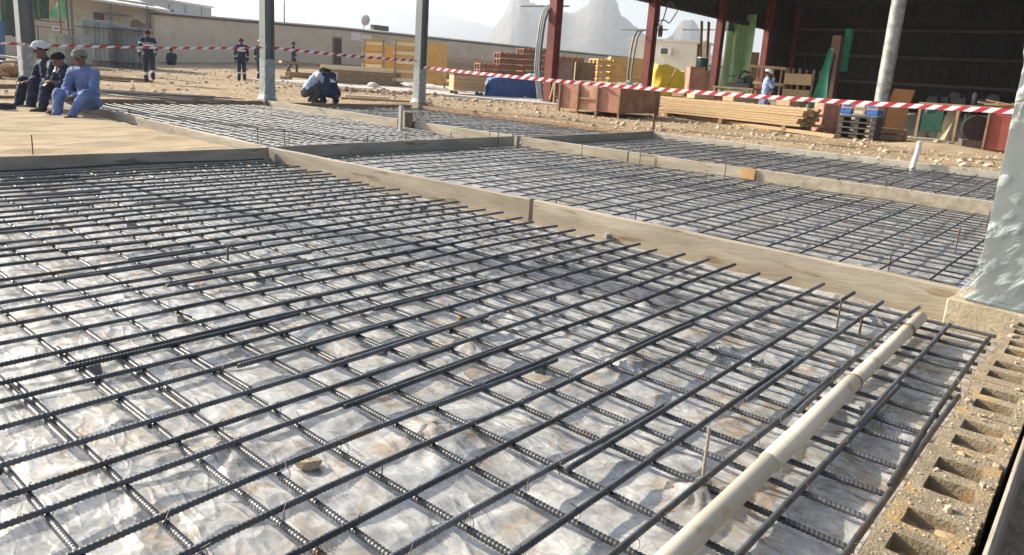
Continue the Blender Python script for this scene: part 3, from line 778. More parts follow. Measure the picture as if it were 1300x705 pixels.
STAND = dict(pelvis=(0, 0, .95), chest=(.01, 0, 1.26), neck=(0, 0, 1.47), head=(.03, 0, 1.62),
             shL=(0, .185, 1.41), elL=(-.02, .25, 1.13), wrL=(.06, .25, .88), shR=(0, -.185, 1.41), elR=(-.02, -.25, 1.13), wrR=(.06, -.25, .88),
             hipL=(0, .095, .90), knL=(.02, .10, .49), anL=(-.01, .11, .085), hipR=(0, -.095, .90), knR=(.02, -.10, .49), anR=(-.01, -.11, .085))
SIT = dict(pelvis=(0, 0, .27), chest=(.08, 0, .56), neck=(.15, 0, .76), head=(.23, 0, .90),
           shL=(.12, .185, .70), elL=(.22, .24, .44), wrL=(.42, .14, .44), shR=(.12, -.185, .70), elR=(.22, -.24, .44), wrR=(.42, -.12, .42),
           hipL=(.03, .10, .25), knL=(.40, .15, .45), anL=(.46, .14, .09), hipR=(.03, -.10, .25), knR=(.42, -.14, .44), anR=(.50, -.14, .09))
SQUAT = dict(pelvis=(-.10, 0, .26), chest=(.10, 0, .52), neck=(.22, 0, .65), head=(.36, 0, .69),
             shL=(.17, .19, .64), elL=(.33, .25, .42), wrL=(.48, .12, .32), shR=(.17, -.19, .64), elR=(.33, -.25, .42), wrR=(.48, -.12, .30),
             hipL=(-.08, .10, .26), knL=(.28, .20, .46), anL=(.05, .16, .09), hipR=(-.08, -.10, .26), knR=(.28, -.20, .46), anR=(.05, -.16, .09))
def person(label, loc, rz, pose, top, legs, strips=(), hat=None, scale=1.0, voxel=.013, chin=0.0, group=None, face=True, over=None):
    """pose: joint dict, facing +X. strips: (bone, t0, t1) bands of reflective tape"""
    J = {k: Vector(v) for k, v in pose.items()}
    if over:
        for k, v in over.items(): J[k] = Vector(v)
    t = thing('person', label, 'person', loc, rz, group); t.scale = (scale,) * 3
    mb = MB(); B = []      # bones for colouring: name, a, b, material, radius
    def bone(nm, a, b, r1, r2, mi, sq=1., side=None):
        capsule(mb, a, b, r1, r2, sq, side); B.append((nm, Vector(a), Vector(b), mi, (r1 + r2) / 2))
    Y = Vector((0, 1, 0))
    up = (J['neck'] - J['pelvis']).normalized()
    lat = (J['shL'] - J['shR']).normalized()
    bone('hips', J['pelvis'] - lat * .03, J['pelvis'] + up * .06, .150, .145, 1, .78, lat)
    bone('belly', J['pelvis'] + up * .06, J['chest'], .155, .180, 0, .80, lat)
    bone('chest', J['chest'], J['neck'] - up * .10, .182, .145, 0, .76, lat)
    bone('shoulders', J['shL'] * .9 + J['shR'] * .1, J['shR'] * .9 + J['shL'] * .1, .078, .078, 0)
    bone('neckb', J['neck'] - up * .03, J['head'] - (J['head'] - J['neck']) * .3, .058, .054, 2)
    for s in 'LR':
        sg = 1 if s == 'L' else -1
        bone('uparm' + s, J['sh' + s], J['el' + s], .074, .060, 0)
        bone('forearm' + s, J['el' + s], J['wr' + s], .060, .042, 0)
        d = (J['wr' + s] - J['el' + s]).normalized()
        palm = J['wr' + s] + d * .075
        bone('palm' + s, J['wr' + s] + d * .01, palm, .027, .034, 2, .55, lat)
        w = d.cross(Vector((0, 0, 1)));  w = w.normalized() if w.length > .2 else Vector((1, 0, 0))
        inw = Vector((0, -sg, 0)); curl = (Vector((0, 0, -1)) + inw * .3 + Vector((.2, 0, 0))).normalized()
        for i, ln in enumerate((.062, .072, .068, .052)):
            p0 = palm + w * (i - 1.5) * .018; p1 = p0 + d * ln * .6; p2 = p1 + (d * .5 + curl * .8).normalized() * ln * .55
            bone('finger' + s, p0, p1, .0095, .009, 2); bone('finger' + s, p1, p2, .009, .008, 2)
        th0 = J['wr' + s] + d * .03 + w * .028 * (1 if w.dot(Vector((1, 0, 0))) > 0 else -1)
        bone('thumb' + s, th0, th0 + d * .045 + w * .02 + curl * .015, .012, .009, 2)
        bone('thigh' + s, J['hip' + s], J['kn' + s], .102, .078, 1)
        bone('shin' + s, J['kn' + s], J['an' + s], .075, .066, 1)
        f = J['kn' + s] - J['hip' + s]; f.z = 0
        f = Vector((1, sg * .15, 0)).normalized()
        an = J['an' + s]
        bone('foot' + s, an + Vector((-.03, 0, -.035)), an + f * .17 + Vector((0, 0, -.045)), .048, .040, 3, 1., None)
    # head: skull, jaw, nose, ears
    hd = J['head']; hv = (J['head'] - J['neck']); hv.normalize()
    fw = Vector((1, 0, 0)); fw = (fw - Vector((0, 0, 1)) * (chin)).normalized(); hu = fw.cross(Vector((0, -1, 0))).normalized() * -1
    if hu.z < 0: hu = -hu
    hy = Vector((0, 1, 0))
    bone('skull', hd - fw * .022 + hu * .03, hd + fw * .028 + hu * .028, .082, .074, 2, 1., hy)
    bone('jaw', hd + fw * .01 - hu * .01, hd + fw * .045 - hu * .075, .068, .042, 2, 1., hy)
    bone('nose', hd + fw * .095 + hu * .01, hd + fw * .108 - hu * .018, .011, .017, 2)
    bone('brow', hd + fw * .082 + hu * .03 + hy * .03, hd + fw * .082 + hu * .03 - hy * .03, .018, .018, 2)
    for sg in (1, -1): bone('ear', hd + hy * sg * .083 + hu * .02, hd + hy * sg * .088 - hu * .02, .016, .012, 2)
    tmp = link('tmp_body', mb.mesh('tmp_body', []))
    md = tmp.modifiers.new('r', 'REMESH'); md.mode = 'VOXEL'; md.voxel_size = voxel; md.use_smooth_shade = True
    sm = tmp.modifiers.new('s', 'SMOOTH'); sm.iterations = 3; sm.factor = .5
    dg = bpy.context.evaluated_depsgraph_get(); dg.update()
    me = bpy.data.meshes.new_from_object(tmp.evaluated_get(dg)); me.name = 'body'
    bpy.data.objects.remove(tmp)
    for m_ in (top, legs, M_skin, M_boot, M_refl): me.materials.append(m_)
    A = np.array([b[1][:] for b in B]); D = np.array([(b[2] - b[1])[:] for b in B]); R = np.array([b[4] for b in B]); MI = [b[3] for b in B]
    DD = np.maximum((D * D).sum(1), 1e-9)
    nf = len(me.polygons); cen = np.zeros(nf * 3); me.polygons.foreach_get('center', cen); cen = cen.reshape(-1, 3)
    mi = np.zeros(nf, dtype=np.int32)
    T = np.clip(((cen[:, None, :] - A[None]) * D[None]).sum(2) / DD[None], 0, 1)
    dist = np.linalg.norm(cen[:, None, :] - (A[None] + T[:, :, None] * D[None]), axis=2) - R[None]
    best = dist.argmin(1)
    names = [b[0] for b in B]; mi = np.array(MI)[best].astype(np.int32); tb = T[np.arange(nf), best]
    for nm, t0, t1 in strips:
        for i, bn in enumerate(names):
            if bn == nm or (nm + 'L' == bn) or (nm + 'R' == bn):
                mi[(best == i) & (tb >= t0) & (tb <= t1)] = 4
    # cloth folds
    nv = len(me.vertices); co = np.zeros(nv * 3); me.vertices.foreach_get('co', co); no = np.zeros(nv * 3); me.vertices.foreach_get('normal', no)
    skinv = np.zeros(nv, dtype=bool)
    for pl_, m_i in zip(me.polygons, mi):
        if m_i == 2:
            for vi in pl_.vertices: skinv[vi] = True
    co = co.reshape(-1, 3); no = no.reshape(-1, 3); sd_ = loc[0] * 1.7 if len(loc) else 0
    for i in range(nv):
        if skinv[i]: continue
        x, y, z = co[i]
        q = (1 - abs(mnoise.noise(Vector((x * 7 + z * 5, y * 7, z * 11 + sd_)))) * 2)
        co[i] += no[i] * (.016 * q * max(q, 0) - .005 + .006 * mnoise.noise(Vector((x * 16, y * 16, z * 22 + sd_))))
    me.vertices.foreach_set('co', co.ravel())
    me.polygons.foreach_set('material_index', mi); me.polygons.foreach_set('use_smooth', [True] * nf); me.update()
    link('body', me, t)
    def P(f, l, u): return hd + fw * f + hy * l + hu * u
    if face:
        e = MB()
        for sg in (1, -1): capsule(e, P(.088, .032 * sg - .008, .012), P(.088, .032 * sg + .008, .012), .009, .009)
        e.build('eyes', M_hair, t)
        e = MB(); capsule(e, P(.088, -.022, -.048), P(.088, .022, -.048), .006, .006); e.build('mouth', mat('lips', (.10, .04, .03)), t)
    # hair on every head, then hats
    h = MB()
    def dome(rf, rl, ru, cu, lo, n=20, rows=8, cf=-.012):
        def g(a, q):
            th = 2 * math.pi * a; ph = lo + (math.pi / 2 - lo) * q
            c = math.cos(ph)
            lift = .05 * max(0, math.cos(th)) * (1 - q) if lo < .3 else 0
            return P(cf + rf * c * math.cos(th), rl * c * math.sin(th), cu + ru * math.sin(ph) + lift)
        return g
    h.grid(dome(.112, .092, .094, .028, -.35), 21, 9); h.build('hair', M_hair, t)
    if hat == 'cap_white' or hat == 'cap_grey':
        hm = M_white_cloth if hat == 'cap_white' else M_capgrey
        h = MB(); h.grid(dome(.122, .102, .112, .03, -.05), 21, 9)
        h.grid(lambda a, q: P(.085 + .075 * q * math.cos((a - .5) * 2.2), (a - .5) * .19, .088 - .012 * q - .05 * (a - .5) ** 2 * 4), 9, 4)
        if hat == 'cap_white': h.grid(lambda a, q: P(-.115 - .02 * q, (a - .5) * .16 * (1 - .2 * q), .05 - .05 * q), 7, 4)
        h.build('cap', hm, t)
    elif hat == 'turban':
        h = MB(); pts = [P(-.01 + .104 * math.cos(i / 16 * 6.283), .094 * math.sin(i / 16 * 6.283),   .070 - .03 * math.cos(i / 16 * 6.283)) for i in range(17)]
        h.tube(pts, .040, 8, caps=False)
        pts = [P(-.01 + .085 * math.cos(i / 16 * 6.283), .08 * math.sin(i / 16 * 6.283), .095 - .02 * math.sin(i / 16 * 6.283)) for i in range(17)]
        h.tube(pts, .03, 8, caps=False); h.grid(dome(.10, .09, .10, .045, .3), 21, 7); h.build('turban', M_white_cloth, t)
    elif hat == 'helmet':
        h = MB(); h.grid(dome(.128, .112, .12, .035, -.02), 21, 9)
        h.grid(lambda a, q: P((.125 + .03 * q) * math.cos(a * 6.283) + .005, (.108 + .02 * q) * math.sin(a * 6.283), .035), 21, 2)
        h.build('safety_helmet', M_orange, t)
    return t

stripN = (('forearm', .35, .6), ('shin', .35, .6))
vest = (('belly', .75, 1.0),)
gz3 = .0
gA = 'men seated on a form board'; gB = 'workers in the yard'
# three seated men on the form board
person('seated man in navy coverall and white cap with hands on his knees', (5.06, 15.3, -.0), math.pi + .15, SIT, M_navy, M_navy, (('forearm', .3, .45), ('shoulders', 0, .04)), 'cap_white', 1.16, .011, .15, gA,
       over=dict(head=(.20, 0, .92), neck=(.13, 0, .77), chest=(.07, 0, .56)))
person('seated man with black hair in navy coverall looking down at a phone', (5.10, 14.5, -.0), math.pi + .35, SIT, M_navy, M_navy, (('uparm', .0, .22), ('thigh', .45, .75), ('forearm', .5, .7)), None, 1.08, .011, .55, gA,
       over=dict(head=(.28, 0, .86), neck=(.18, 0, .75), wrL=(.40, .10, .50), wrR=(.42, -.06, .50)))
person('seated man in sky-blue work clothes and grey-green cap, hands between his knees', (5.00, 13.6, -.0), math.pi + .55, SIT, M_blue, M_blue, (), 'cap_grey', 1.08, .011, .25, gA,
       over=dict(head=(.17, 0, .92), neck=(.10, 0, .77), chest=(.05, 0, .56), wrL=(.40, .06, .36), wrR=(.40, -.04, .34), knL=(.38, .22, .40), knR=(.42, -.20, .38), anR=(.52, -.16, .085), anL=(.56, .12, .085)))
ph = MB().box((0, 0, 0), (.075, .008, .15)).build('mobile_phone', mat('phone_black', (.02, .02, .022), rough=.2, bump=0), None, (4.58, 14.32, .53), (.9, 0, 1.9), bevel=.003); tag(ph, 'black mobile phone held by the man looking down', 'phone')
# workers in the yard
p = on_ground(190, 105)
person('worker in navy coverall with silver strips walking away past the grey stacked panels', p, 1.15, STAND, M_navy, M_navy, stripN + vest + (('uparm', .4, .55), ('chest', .55, .7)), None, 1.0, .015, 0, gB, False,
       over=dict(knL=(.14, .10, .50), anL=(.12, .11, .085), knR=(-.05, -.10, .50), anR=(-.30, -.11, .19), elR=(.05, -.26, 1.14), wrR=(.20, -.22, .98), elL=(-.1, .26, 1.15), wrL=(-.12, .28, .90)))
p = on_ground(307, 103)
person('worker in navy coverall with silver belt strip standing with his back turned', p, 1.1, STAND, M_navy, M_navy, vest + (('shin', .35, .5), ('forearm', .4, .55)), None, .98, .016, 0, gB, False)
p = on_ground(331, 101)
person('worker with orange helmet half hidden behind the grey column', p, .6, STAND, M_navy, M_navy, stripN, 'helmet', .98, .016, 0, gB, False)
p = on_ground(372, 93)
person('distant worker in dark navy walking along the cream wall', p, -.75, STAND, M_navy, M_tan_trousers, (), None, .98, .018, 0, gB, False,
       over=dict(knL=(.17, .10, .50), anL=(.20, .11, .085), knR=(-.06, -.10, .50), anR=(-.28, -.11, .16), elL=(-.12, .24, 1.15), wrL=(-.05, .24, .95), elR=(.08, -.24, 1.15), wrR=(.22, -.2, 1.0)))
p = on_ground(219, 83)
person('distant worker sitting on the ground at the foot of the cream wall', p + Vector((0, 0, -.12)), -2.2, SIT, M_navy, M_navy, (), None, 1.0, .018, .2, gB, False)
p = on_ground(394, 131)
person('squatting man in light blue shirt bending beside a navy-clad mate', p + Vector((0, 0, .0)), -.35, SQUAT, mat('pale_blue_shirt', (.30, .38, .56), (.38, .46, .64), rough=.9, scale=8, bump=.4, bscale=20, bdist=.02), M_tan_trousers, (), None, 1.2, .013, .5, gB, False)
p = on_ground(420, 133)
sq = person('squatting man in navy coverall with a white back emblem and shoulder strip', p, 1.45, SQUAT, M_navy, M_navy, (('uparm', 0., .35), ('forearm', .2, .5)), None, 1.22, .013, .6, gB, False)
MB().grid(lambda a, q: (-.095 + .075 * q, (a - .5) * .16 * (1 - .6 * q), .50 + .09 * q), 8, 5).build('back_emblem', M_refl, sq)

# ------------------------------------------------------------------ boundary wall and far buildings
M_wall = mat('cream_render', (.62, .53, .405), (.68, .59, .46), rough=.95, scale=.8, bump=.1, bscale=12, spots=((.56, .47, .35), 1.3, .6), vary=.03)
M_dark_and_shadow = mat('dark_parts_and_shadow', (.10, .09, .08), (.14, .13, .12), rough=.9, scale=3)  # for dark parts and the painted shadow band on the wall
M_white_and_lit = mat('white_parts_and_lit_top', (.70, .68, .63), (.78, .76, .71), rough=.9, scale=2)  # for white parts and the painted backlit top of the wall
wpts = [at_depth(196, 44), at_depth(300, 51), at_depth(428, 60), at_depth(580, 70.5), at_depth(740, 82), at_depth(960, 99)]
t = thing('boundary_wall', 'long cream boundary wall with painted shadow band, painted backlit top and a dark brown door', 'wall', (wpts[0].x, wpts[0].y, 0))
o0 = Vector((wpts[0].x, wpts[0].y, 0))
for a, b in zip(wpts[:-1], wpts[1:]):
    za, zb = a.z, b.z; d = Vector((b.x - a.x, b.y - a.y, 0)); nrm = Vector((-d.y, d.x, 0)).normalized() * .2
    def slab(off, z0, z1, w):
        n_ = nrm.normalized() * w
        A, Bq = a - o0, b - o0
        return [(A.x - n_.x, A.y - n_.y, za + z0), (Bq.x - n_.x, Bq.y - n_.y, zb + z0), (Bq.x + n_.x, Bq.y + n_.y, zb + z0), (A.x + n_.x, A.y + n_.y, za + z0),
                (A.x - n_.x, A.y - n_.y, za + z1), (Bq.x - n_.x, Bq.y - n_.y, zb + z1), (Bq.x + n_.x, Bq.y + n_.y, zb + z1), (A.x + n_.x, A.y + n_.y, za + z1)]
    FS = [(3, 2, 1, 0), (4, 5, 6, 7), (0, 1, 5, 4), (1, 2, 6, 5), (2, 3, 7, 6), (3, 0, 4, 7)]
    MB().add(slab(0, -.8, 2.72, .12), FS).build('wall_panel', M_wall, t)
    MB().add(slab(0, 2.722, 2.86, .20), FS).build('coping_shadow', M_dark_and_shadow, t)  # dark band stands for the shadow below the white wall top
    MB().add(slab(0, 2.862, 2.97, .17), FS).build('backlit_top', M_white_and_lit, t)  # white colour puts the backlight onto the wall top
def on_wall(px):
    for a, b in zip(wpts[:-1], wpts[1:]):
        d0, d1 = a, b
        for k in range(101):
            q = a.lerp(b, k / 100)
            c = ROT.T @ np.array([q.x, q.y, q.z - CAM_H]); x = PPX + F_PX * c[0] / c[2]
            if abs(x - px) < (2 if (b - a).length < 30 else 3): return q, math.atan2(b.y - a.y, b.x - a.x)
    return wpts[2], 0
q, az = on_wall(428)
door = MB().box((0, -.16, 1.02), (1.05, .06, 2.04)).build('door', mat('dark_brown_door', (.045, .032, .026), (.07, .05, .04), rough=.5, scale=3), t, (q - o0), (0, 0, az))
fr = MB(); fr.box((-.57, -.16, 1.06), (.08, .10, 2.12)); fr.box((.57, -.16, 1.06), (.08, .10, 2.12)); fr.box((0, -.16, 2.10), (1.05, .10, .08)); fr.build('door_frame', M_wood_d, door)
MB().box((.40, -.21, 1.0), (.05, .05, .16)).build('door_handle', M_galv, door)
pl = MB()
for k in range(2): pl.box((-3 + k * 1.1, -.14, 2.3 - k * .1), (1.0, .04, .6))
q2, az2 = on_wall(487); pl.build('pale_patch', M_white_and_lit, t, (q2 - o0), (0, 0, az2))
# dish and box unit on the wall
q, az = on_wall(462)
d = thing('satellite_dish', 'small pale satellite dish standing on top of the cream wall', 'dish', (q.x, q.y, q.z + 2.97))
mb = MB(); mb.grid(lambda a, r: (.45 * r * math.cos(a * 6.283), -.2 + .22 * r * r - .1, .75 + .45 * r * math.sin(a * 6.283)), 21, 6); mb.build('reflector', M_white_and_lit, d, None, (0.2, 0, az))
MB().tube([(0, 0, 0), (0, -.02, .7)], .03, 8).build('mast', M_galv, d); MB().tube([(0, -.3, .5), (0, -.75, .8)], .015, 6).build('feed_arm', M_galv, d)
u = thing('rooftop_unit', 'low grey box unit beside the dish on the cream wall', 'cooling unit', (q.x + 1.2, q.y - .6, q.z + 2.97), az)
MB().box((0, 0, .22), (1.6, .5, .40)).build('casing', M_galv, u)
for k in range(6): MB().box((0, -.256, .08 + .055 * k), (1.4, .01, .02)).build('louvre', M_dark_and_shadow, u)

# cream building behind the stacked panels, with lean-to roof
b0 = at_depth(70, 40); b1 = at_depth(200, 44.5)
az = math.atan2(b1.y - b0.y, b1.x - b0.x); L = math.hypot(b1.x - b0.x, b1.y - b0.y)
t = thing('cream_building', 'cream block building with white lean-to roof and round vent behind stacked grey panels', 'building', (b0.x, b0.y, b0.z), az)
MB().box((L / 2 - 1.5, 2.5, 1.65), (L + 3, 5, 3.7)).build('wall', M_wall, t)
mb = MB(); mb.add([(-3, -1.2, 3.35), (L + .4, -1.0, 3.05), (L + .4, 5.2, 4.0), (-3, 5.2, 4.1), (-3, -1.2, 3.47), (L + .4, -1.0, 3.17), (L + .4, 5.2, 4.12), (-3, 5.2, 4.22)], FS); mb.build('lean_to_roof', M_white_and_lit, t)
mb = MB(); mb.tube([(0, .05, 0), (0, -.08, 0)], .32, 18); v = mb.build('round_vent', mat('vent_brown', (.24, .17, .11), (.30, .22, .15), scale=6), t, (L * .79, -.02, 2.15))
w_ = MB().box((0, 0, 0), (.55, .06, .9)).build('window', M_dark_and_shadow, t, (L * .42, -.03, 2.2)); MB().box((0, -.035, 0), (.65, .02, .06)).build('window_bar', M_white_and_lit, w_)
MB().box((L * .93, -.04, 1.95), (.9, .06, .7)).build('window', mat('brown_patch', (.33, .22, .15), (.38, .27, .19), scale=4), t)
for k in range(3): MB().bar((L * (.1 + .36 * k), -1.0, 0.0), (L * (.1 + .36 * k), -1.0, 3.25), .09, .09).build('post', M_galv, t)
MB().box((L * .55, -.5, 2.62), (1.6, .8, .08)).build('awning', M_galv, t)

# far warehouse
M_sheet = mat('pale_sheet_cladding', (.42, .46, .50), (.50, .54, .58), rough=.5, scale=.6, bump=.3, bscale=3, stretch=(6, 6, .1), vary=.02)
b0 = at_depth(70, 86); b1 = at_depth(270, 96); az = math.atan2(b1.y - b0.y, b1.x - b0.x); L = math.hypot(b1.x - b0.x, b1.y - b0.y)
t = thing('warehouse', 'pale blue-grey sheet-clad warehouse with small dark vents behind the cream building', 'building', (b0.x, b0.y, b0.z), az)
H = height_at(265, 11, 96) - b0.z; H2 = height_at(200, 0, 92) - b0.z
MB().prism_y([(-8, 0), (L, 0), (L, H), (L * .66, H2), (L * .3, H2 + .5), (-8, H + 1)], 0, 18).build('wall', M_sheet, t)
mb = MB(); mb.bar((L + .3, -.2, H + .1), (L * .66, -.2, H2 + .1), .4, .2); mb.bar((L * .66, -.2, H2 + .1), (L * .3, -.2, H2 + .6), .4, .2); mb.build('roof_edge', M_white_and_lit, t)
for k in range(9): MB().box((L * (.05 + .11 * k), -.03, H * .5), (.12, .05, H)).build('rib', M_galv, t)
for f_, g_ in ((.42, .86), (.70, .80)):
    wv = MB().box((0, -.05, 0), (1.5, .06, 1.0)).build('window', M_dark_and_shadow, t, (L * f_, 0, H * g_)); MB().box((0, -.09, 0), (.08, .03, 1.0)).build('mullion', M_galv, wv)
# a thin lamp mast far behind the wall
p = at_depth(361, 75); o = MB().tube([(0, 0, 0), (0, 0, 9)], [.09, .05], 8).build('mast', M_galv, None, p); tag(o, 'thin grey mast rising behind the cream wall', 'mast')

# ------------------------------------------------------------------ left yard clutter
M_greypanel = mat('grey_panel', (.235, .26, .275), (.30, .325, .335), rough=.6, scale=1.2, bump=.1, vary=.12)
M_blockgrey = mat('pale_block_stack', (.33, .36, .335), (.41, .43, .40), rough=.95, scale=8, bump=.3, vary=.15)
for px0, px1, dd, h, lab in ((142, 184, 35, 1.9, 'tall stack of grey steel panels next to the walking worker'), (105, 139, 34.4, 2.1, 'tall stack of grey steel panels between pale blocks and another panel stack')):
    a, b = at_depth(px0, dd), at_depth(px1, dd); az = math.atan2(b.y - a.y, b.x - a.x); w = math.hypot(b.x - a.x, b.y - a.y)
    t = thing('panel_stack', lab, 'panel stack', a, az, 'grey panel stacks')
    n = 6; rr = random.Random(px0)
    for k in range(n): MB().box((w * (k + .5) / n, rr.uniform(0, .12) + .5, h / 2 + rr.uniform(-.05, .02)), (w / n - .02, 1.0, h), (0, 0, 0)).build('panel', M_greypanel, t, bevel=.01)
    for k in range(3): MB().box((w / 2, .3, .25 + .75 * k), (w + .06, 1.3, .05)).build('strap', M_dark_and_shadow, t)
for px0, px1, dd, rows, lab in ((64, 84, 32, 6, 'stack of pale concrete blocks on a pallet behind the black-haired seated man'), (86, 104, 32.6, 6, 'stack of pale concrete blocks beside the grey steel panels')):
    a, b = at_depth(px0, dd), at_depth(px1, dd); az = math.atan2(b.y - a.y, b.x - a.x); w = math.hypot(b.x - a.x, b.y - a.y)
    t = thing('block_stack', lab, 'block stack', a, az, 'pallets of pale blocks')
    for k in range(3): MB().box((w * (k + .5) / 3, .4, .06), (.1, .8, .12)).build('pallet_bearer', M_wood_d, t)
    for r_ in range(rows):
        for k in range(2): MB().box((w * (k + .5) / 2 + random.uniform(-.02, .02), .4, .13 + .21 * (r_ + .5)), (w / 2 - .02, .8, .195)).build('concrete_block', M_blockgrey, t)
M_net = mat('green_shade_net', (.10, .30, .16), (.16, .38, .22), rough=.9, scale=3, bump=.3, bscale=10, vary=.1)
M_netd = mat('dark_green_net', (.035, .062, .042), (.07, .10, .07), rough=.95, scale=2, bump=.6, bscale=8, bdist=.1)
M_bluetarp = mat('blue_tarpaulin', (.03, .075, .22), (.05, .12, .32), rough=.45, scale=2, bump=.6, bscale=5, bdist=.06)
def drape(label, cat, px0, px1, dd, z0, z1, m, fold=.15, n=14, tri=False, seed=0):
    a, b = at_depth(px0, dd), at_depth(px1, dd); az = math.atan2(b.y - a.y, b.x - a.x); w = math.hypot(b.x - a.x, b.y - a.y)
    mb = MB()
    def f(s, q, off):
        zt = z1 if not tri else z0 + (z1 - z0) * (.25 + .75 * s)
        y = fold * mnoise.noise(Vector((s * w * 2.2, q * .8, seed))) + .3 * fold * mnoise.noise(Vector((s * w * 6, q * 2, seed)))
        return (s * w, y + off, z0 + (zt - z0) * q + .05 * mnoise.noise(Vector((s * 5, seed, q))))
    mb.grid(lambda s, q: f(s, q, 0), n * 2, n); mb.grid(lambda s, q: f(1 - s, q, .012), n * 2, n)
    o = mb.build(cat.replace(' ', '_'), m, None, a, (0, 0, az)); tag(o, label, cat); return o
drape('pale green shade net hung next to the grey column', 'shade net', -60, 13, 30, 1.45, 3.3, M_net, .2)
drape('triangular green shade net tied to a dark post beside the cream building', 'shade net', 68, 90, 33, 2.05, 3.2, M_net, .12, tri=True)
p = at_depth(89.5, 33); o = MB().bar((0, 0, 0), (0, 0, 3.3), .08, .08).build('dark_post', M_dark_and_shadow, None, p); tag(o, 'dark post holding the triangular green net', 'post')
o = drape('dark green cloth bundle hung high behind the grey column', 'cloth bundle', 42, 67, 31, 1.95, 4.3, M_netd, .5, seed=3)
drape('dark green cloth hung next to the grey column in front of the pale net', 'cloth bundle', 8, 26, 29.4, 1.2, 4.3, M_netd, .4, seed=8)
drape('blue tarpaulin screen on the ground beside the pile of white sheets', 'tarpaulin', -70, 9, 27.5, -.1, 1.7, M_bluetarp, .3, seed=5)
p = at_depth(55, 31); sc = thing('scaffold_frame', 'rusty scaffold frame that the dark green cloth hangs from', 'scaffold', p, .6)
for k in range(2): MB().tube([(-1.2 + 2.4 * k, 0, 0), (-1.2 + 2.4 * k, 0, 4.6)], .04, 8).build('upright', M_wood_d, sc)
for z in (1.9, 4.4): MB().tube([(-1.5, .03, z), (1.5, .03, z)], .035, 8).build('ledger', M_wood_d, sc)
p = at_depth(74, 29); sg = thing('name_board', 'small white notice board on a rusty bar in front of the pale block stack', 'sign', p, .5)
MB().tube([(-.9, 0, 1.62), (.9, 0, 1.58)], .02, 6).build('bar', M_red, sg); MB().box((0, -.03, 1.6), (.36, .02, .16)).build('board', M_white_and_lit, sg); MB().box((0, -.045, 1.6), (.26, .006, .05)).build('print', M_dark_and_shadow, sg)
for s in (-.85, .85): MB().tube([(s, 0, 0), (s, 0, 1.62)], .02, 6).build('post', M_red, sg)
# timber, sheets and rubble left of and behind the seated men
def timber_heap(label, loc, rz, n, L, spread, m, grp=None, sec=(.1, .05), seed=0, tilt=.0):
    t = thing('timber_heap', label, 'timber', loc, rz, grp); r = random.Random(seed)
    per = max(1, int(spread / (sec[0] * 1.15)))
    me = MB().box((0, 0, 0), (L, sec[0], sec[1])).mesh('plank', m, .003)
    for k in range(n):
        lay_, i = divmod(k, per)
        link('plank', me, t, (r.uniform(-.12, .12) * L * .3, (i - per / 2) * sec[0] * 1.13, sec[1] * (.5 + lay_ * 1.02) + .01), (0, 0, r.uniform(-.012, .012)))
    return t
timber_heap('loose brown planks on the sand behind the man in sky blue', on_ground(140, 101), -.6, 7, 2.6, .7, M_wood_d, 'timber lying about the yard', seed=2)
timber_heap('weathered planks lying next to the seated man in the white cap', on_ground(12, 112), .2, 6, 3.2, .6, M_wood_d, 'timber lying about the yard', seed=3)
timber_heap('dark planks on the sand beyond the feet of the white-capped man', on_ground(2, 124), .05, 4, 2.6, .5, M_wood_d, 'timber lying about the yard', seed=4)
p = on_ground(18, 92); mb = MB(); r = random.Random(4)
for k in range(5): mb.box((r.uniform(-.5, .5), r.uniform(-.4, .4), .25 + .07 * k), (1.5, .8, .03), (r.uniform(-.1, .1), r.uniform(-.15, .15), r.uniform(-.5, .5)))
mb.rock((0, 0, .1), .5, r); o = mb.build('sheet_pile', M_white_and_lit, None, p); tag(o, 'untidy pile of white sheets next to the white-capped man', 'sheet pile')
p = on_ground(15, 100); mb = MB()
for k in range(40): mb.rock((r.gauss(0, .7), r.gauss(0, .4), .1 + r.uniform(0, .25)), r.uniform(.1, .28), r)
o = mb.build('rubble_heap', mat('brown_rubble', (.30, .17, .08), (.42, .26, .14), rough=.95, scale=6), None, p); tag(o, 'heap of brown rubble below the white sheets', 'rubble')
# loose rebar pile behind the seated men
t = thing('rebar_pile', 'fan of loose dark rebars lying on the sand behind the man in sky blue', 'rebar pile', on_ground(195, 121)); r = random.Random(9)
me = ribbed_bar(3.0, .011)
for k in range(34): link('rebar', me, t, (r.uniform(-1.7, -1.2), r.uniform(-.75, .75), .02 + .02 * r.random() * 4), (0, r.uniform(-.02, .01), -.9 + r.gauss(0, .22)))
# workers' bag by the sand
p = on_plane(6, 139, .07); mb = MB(); mb.grid(lambda a, q: ((.2 - .08 * q) * math.cos(a * 6.283), .13 * math.sin(a * 6.283) * (1 - .5 * q * q), .1 * math.sin(q * 1.5)), 17, 7)
o = mb.build('bag', M_navy, None, p, (0, 0, .4)); tag(o, 'dark blue cloth bundle lying at the edge of the sand', 'bag')

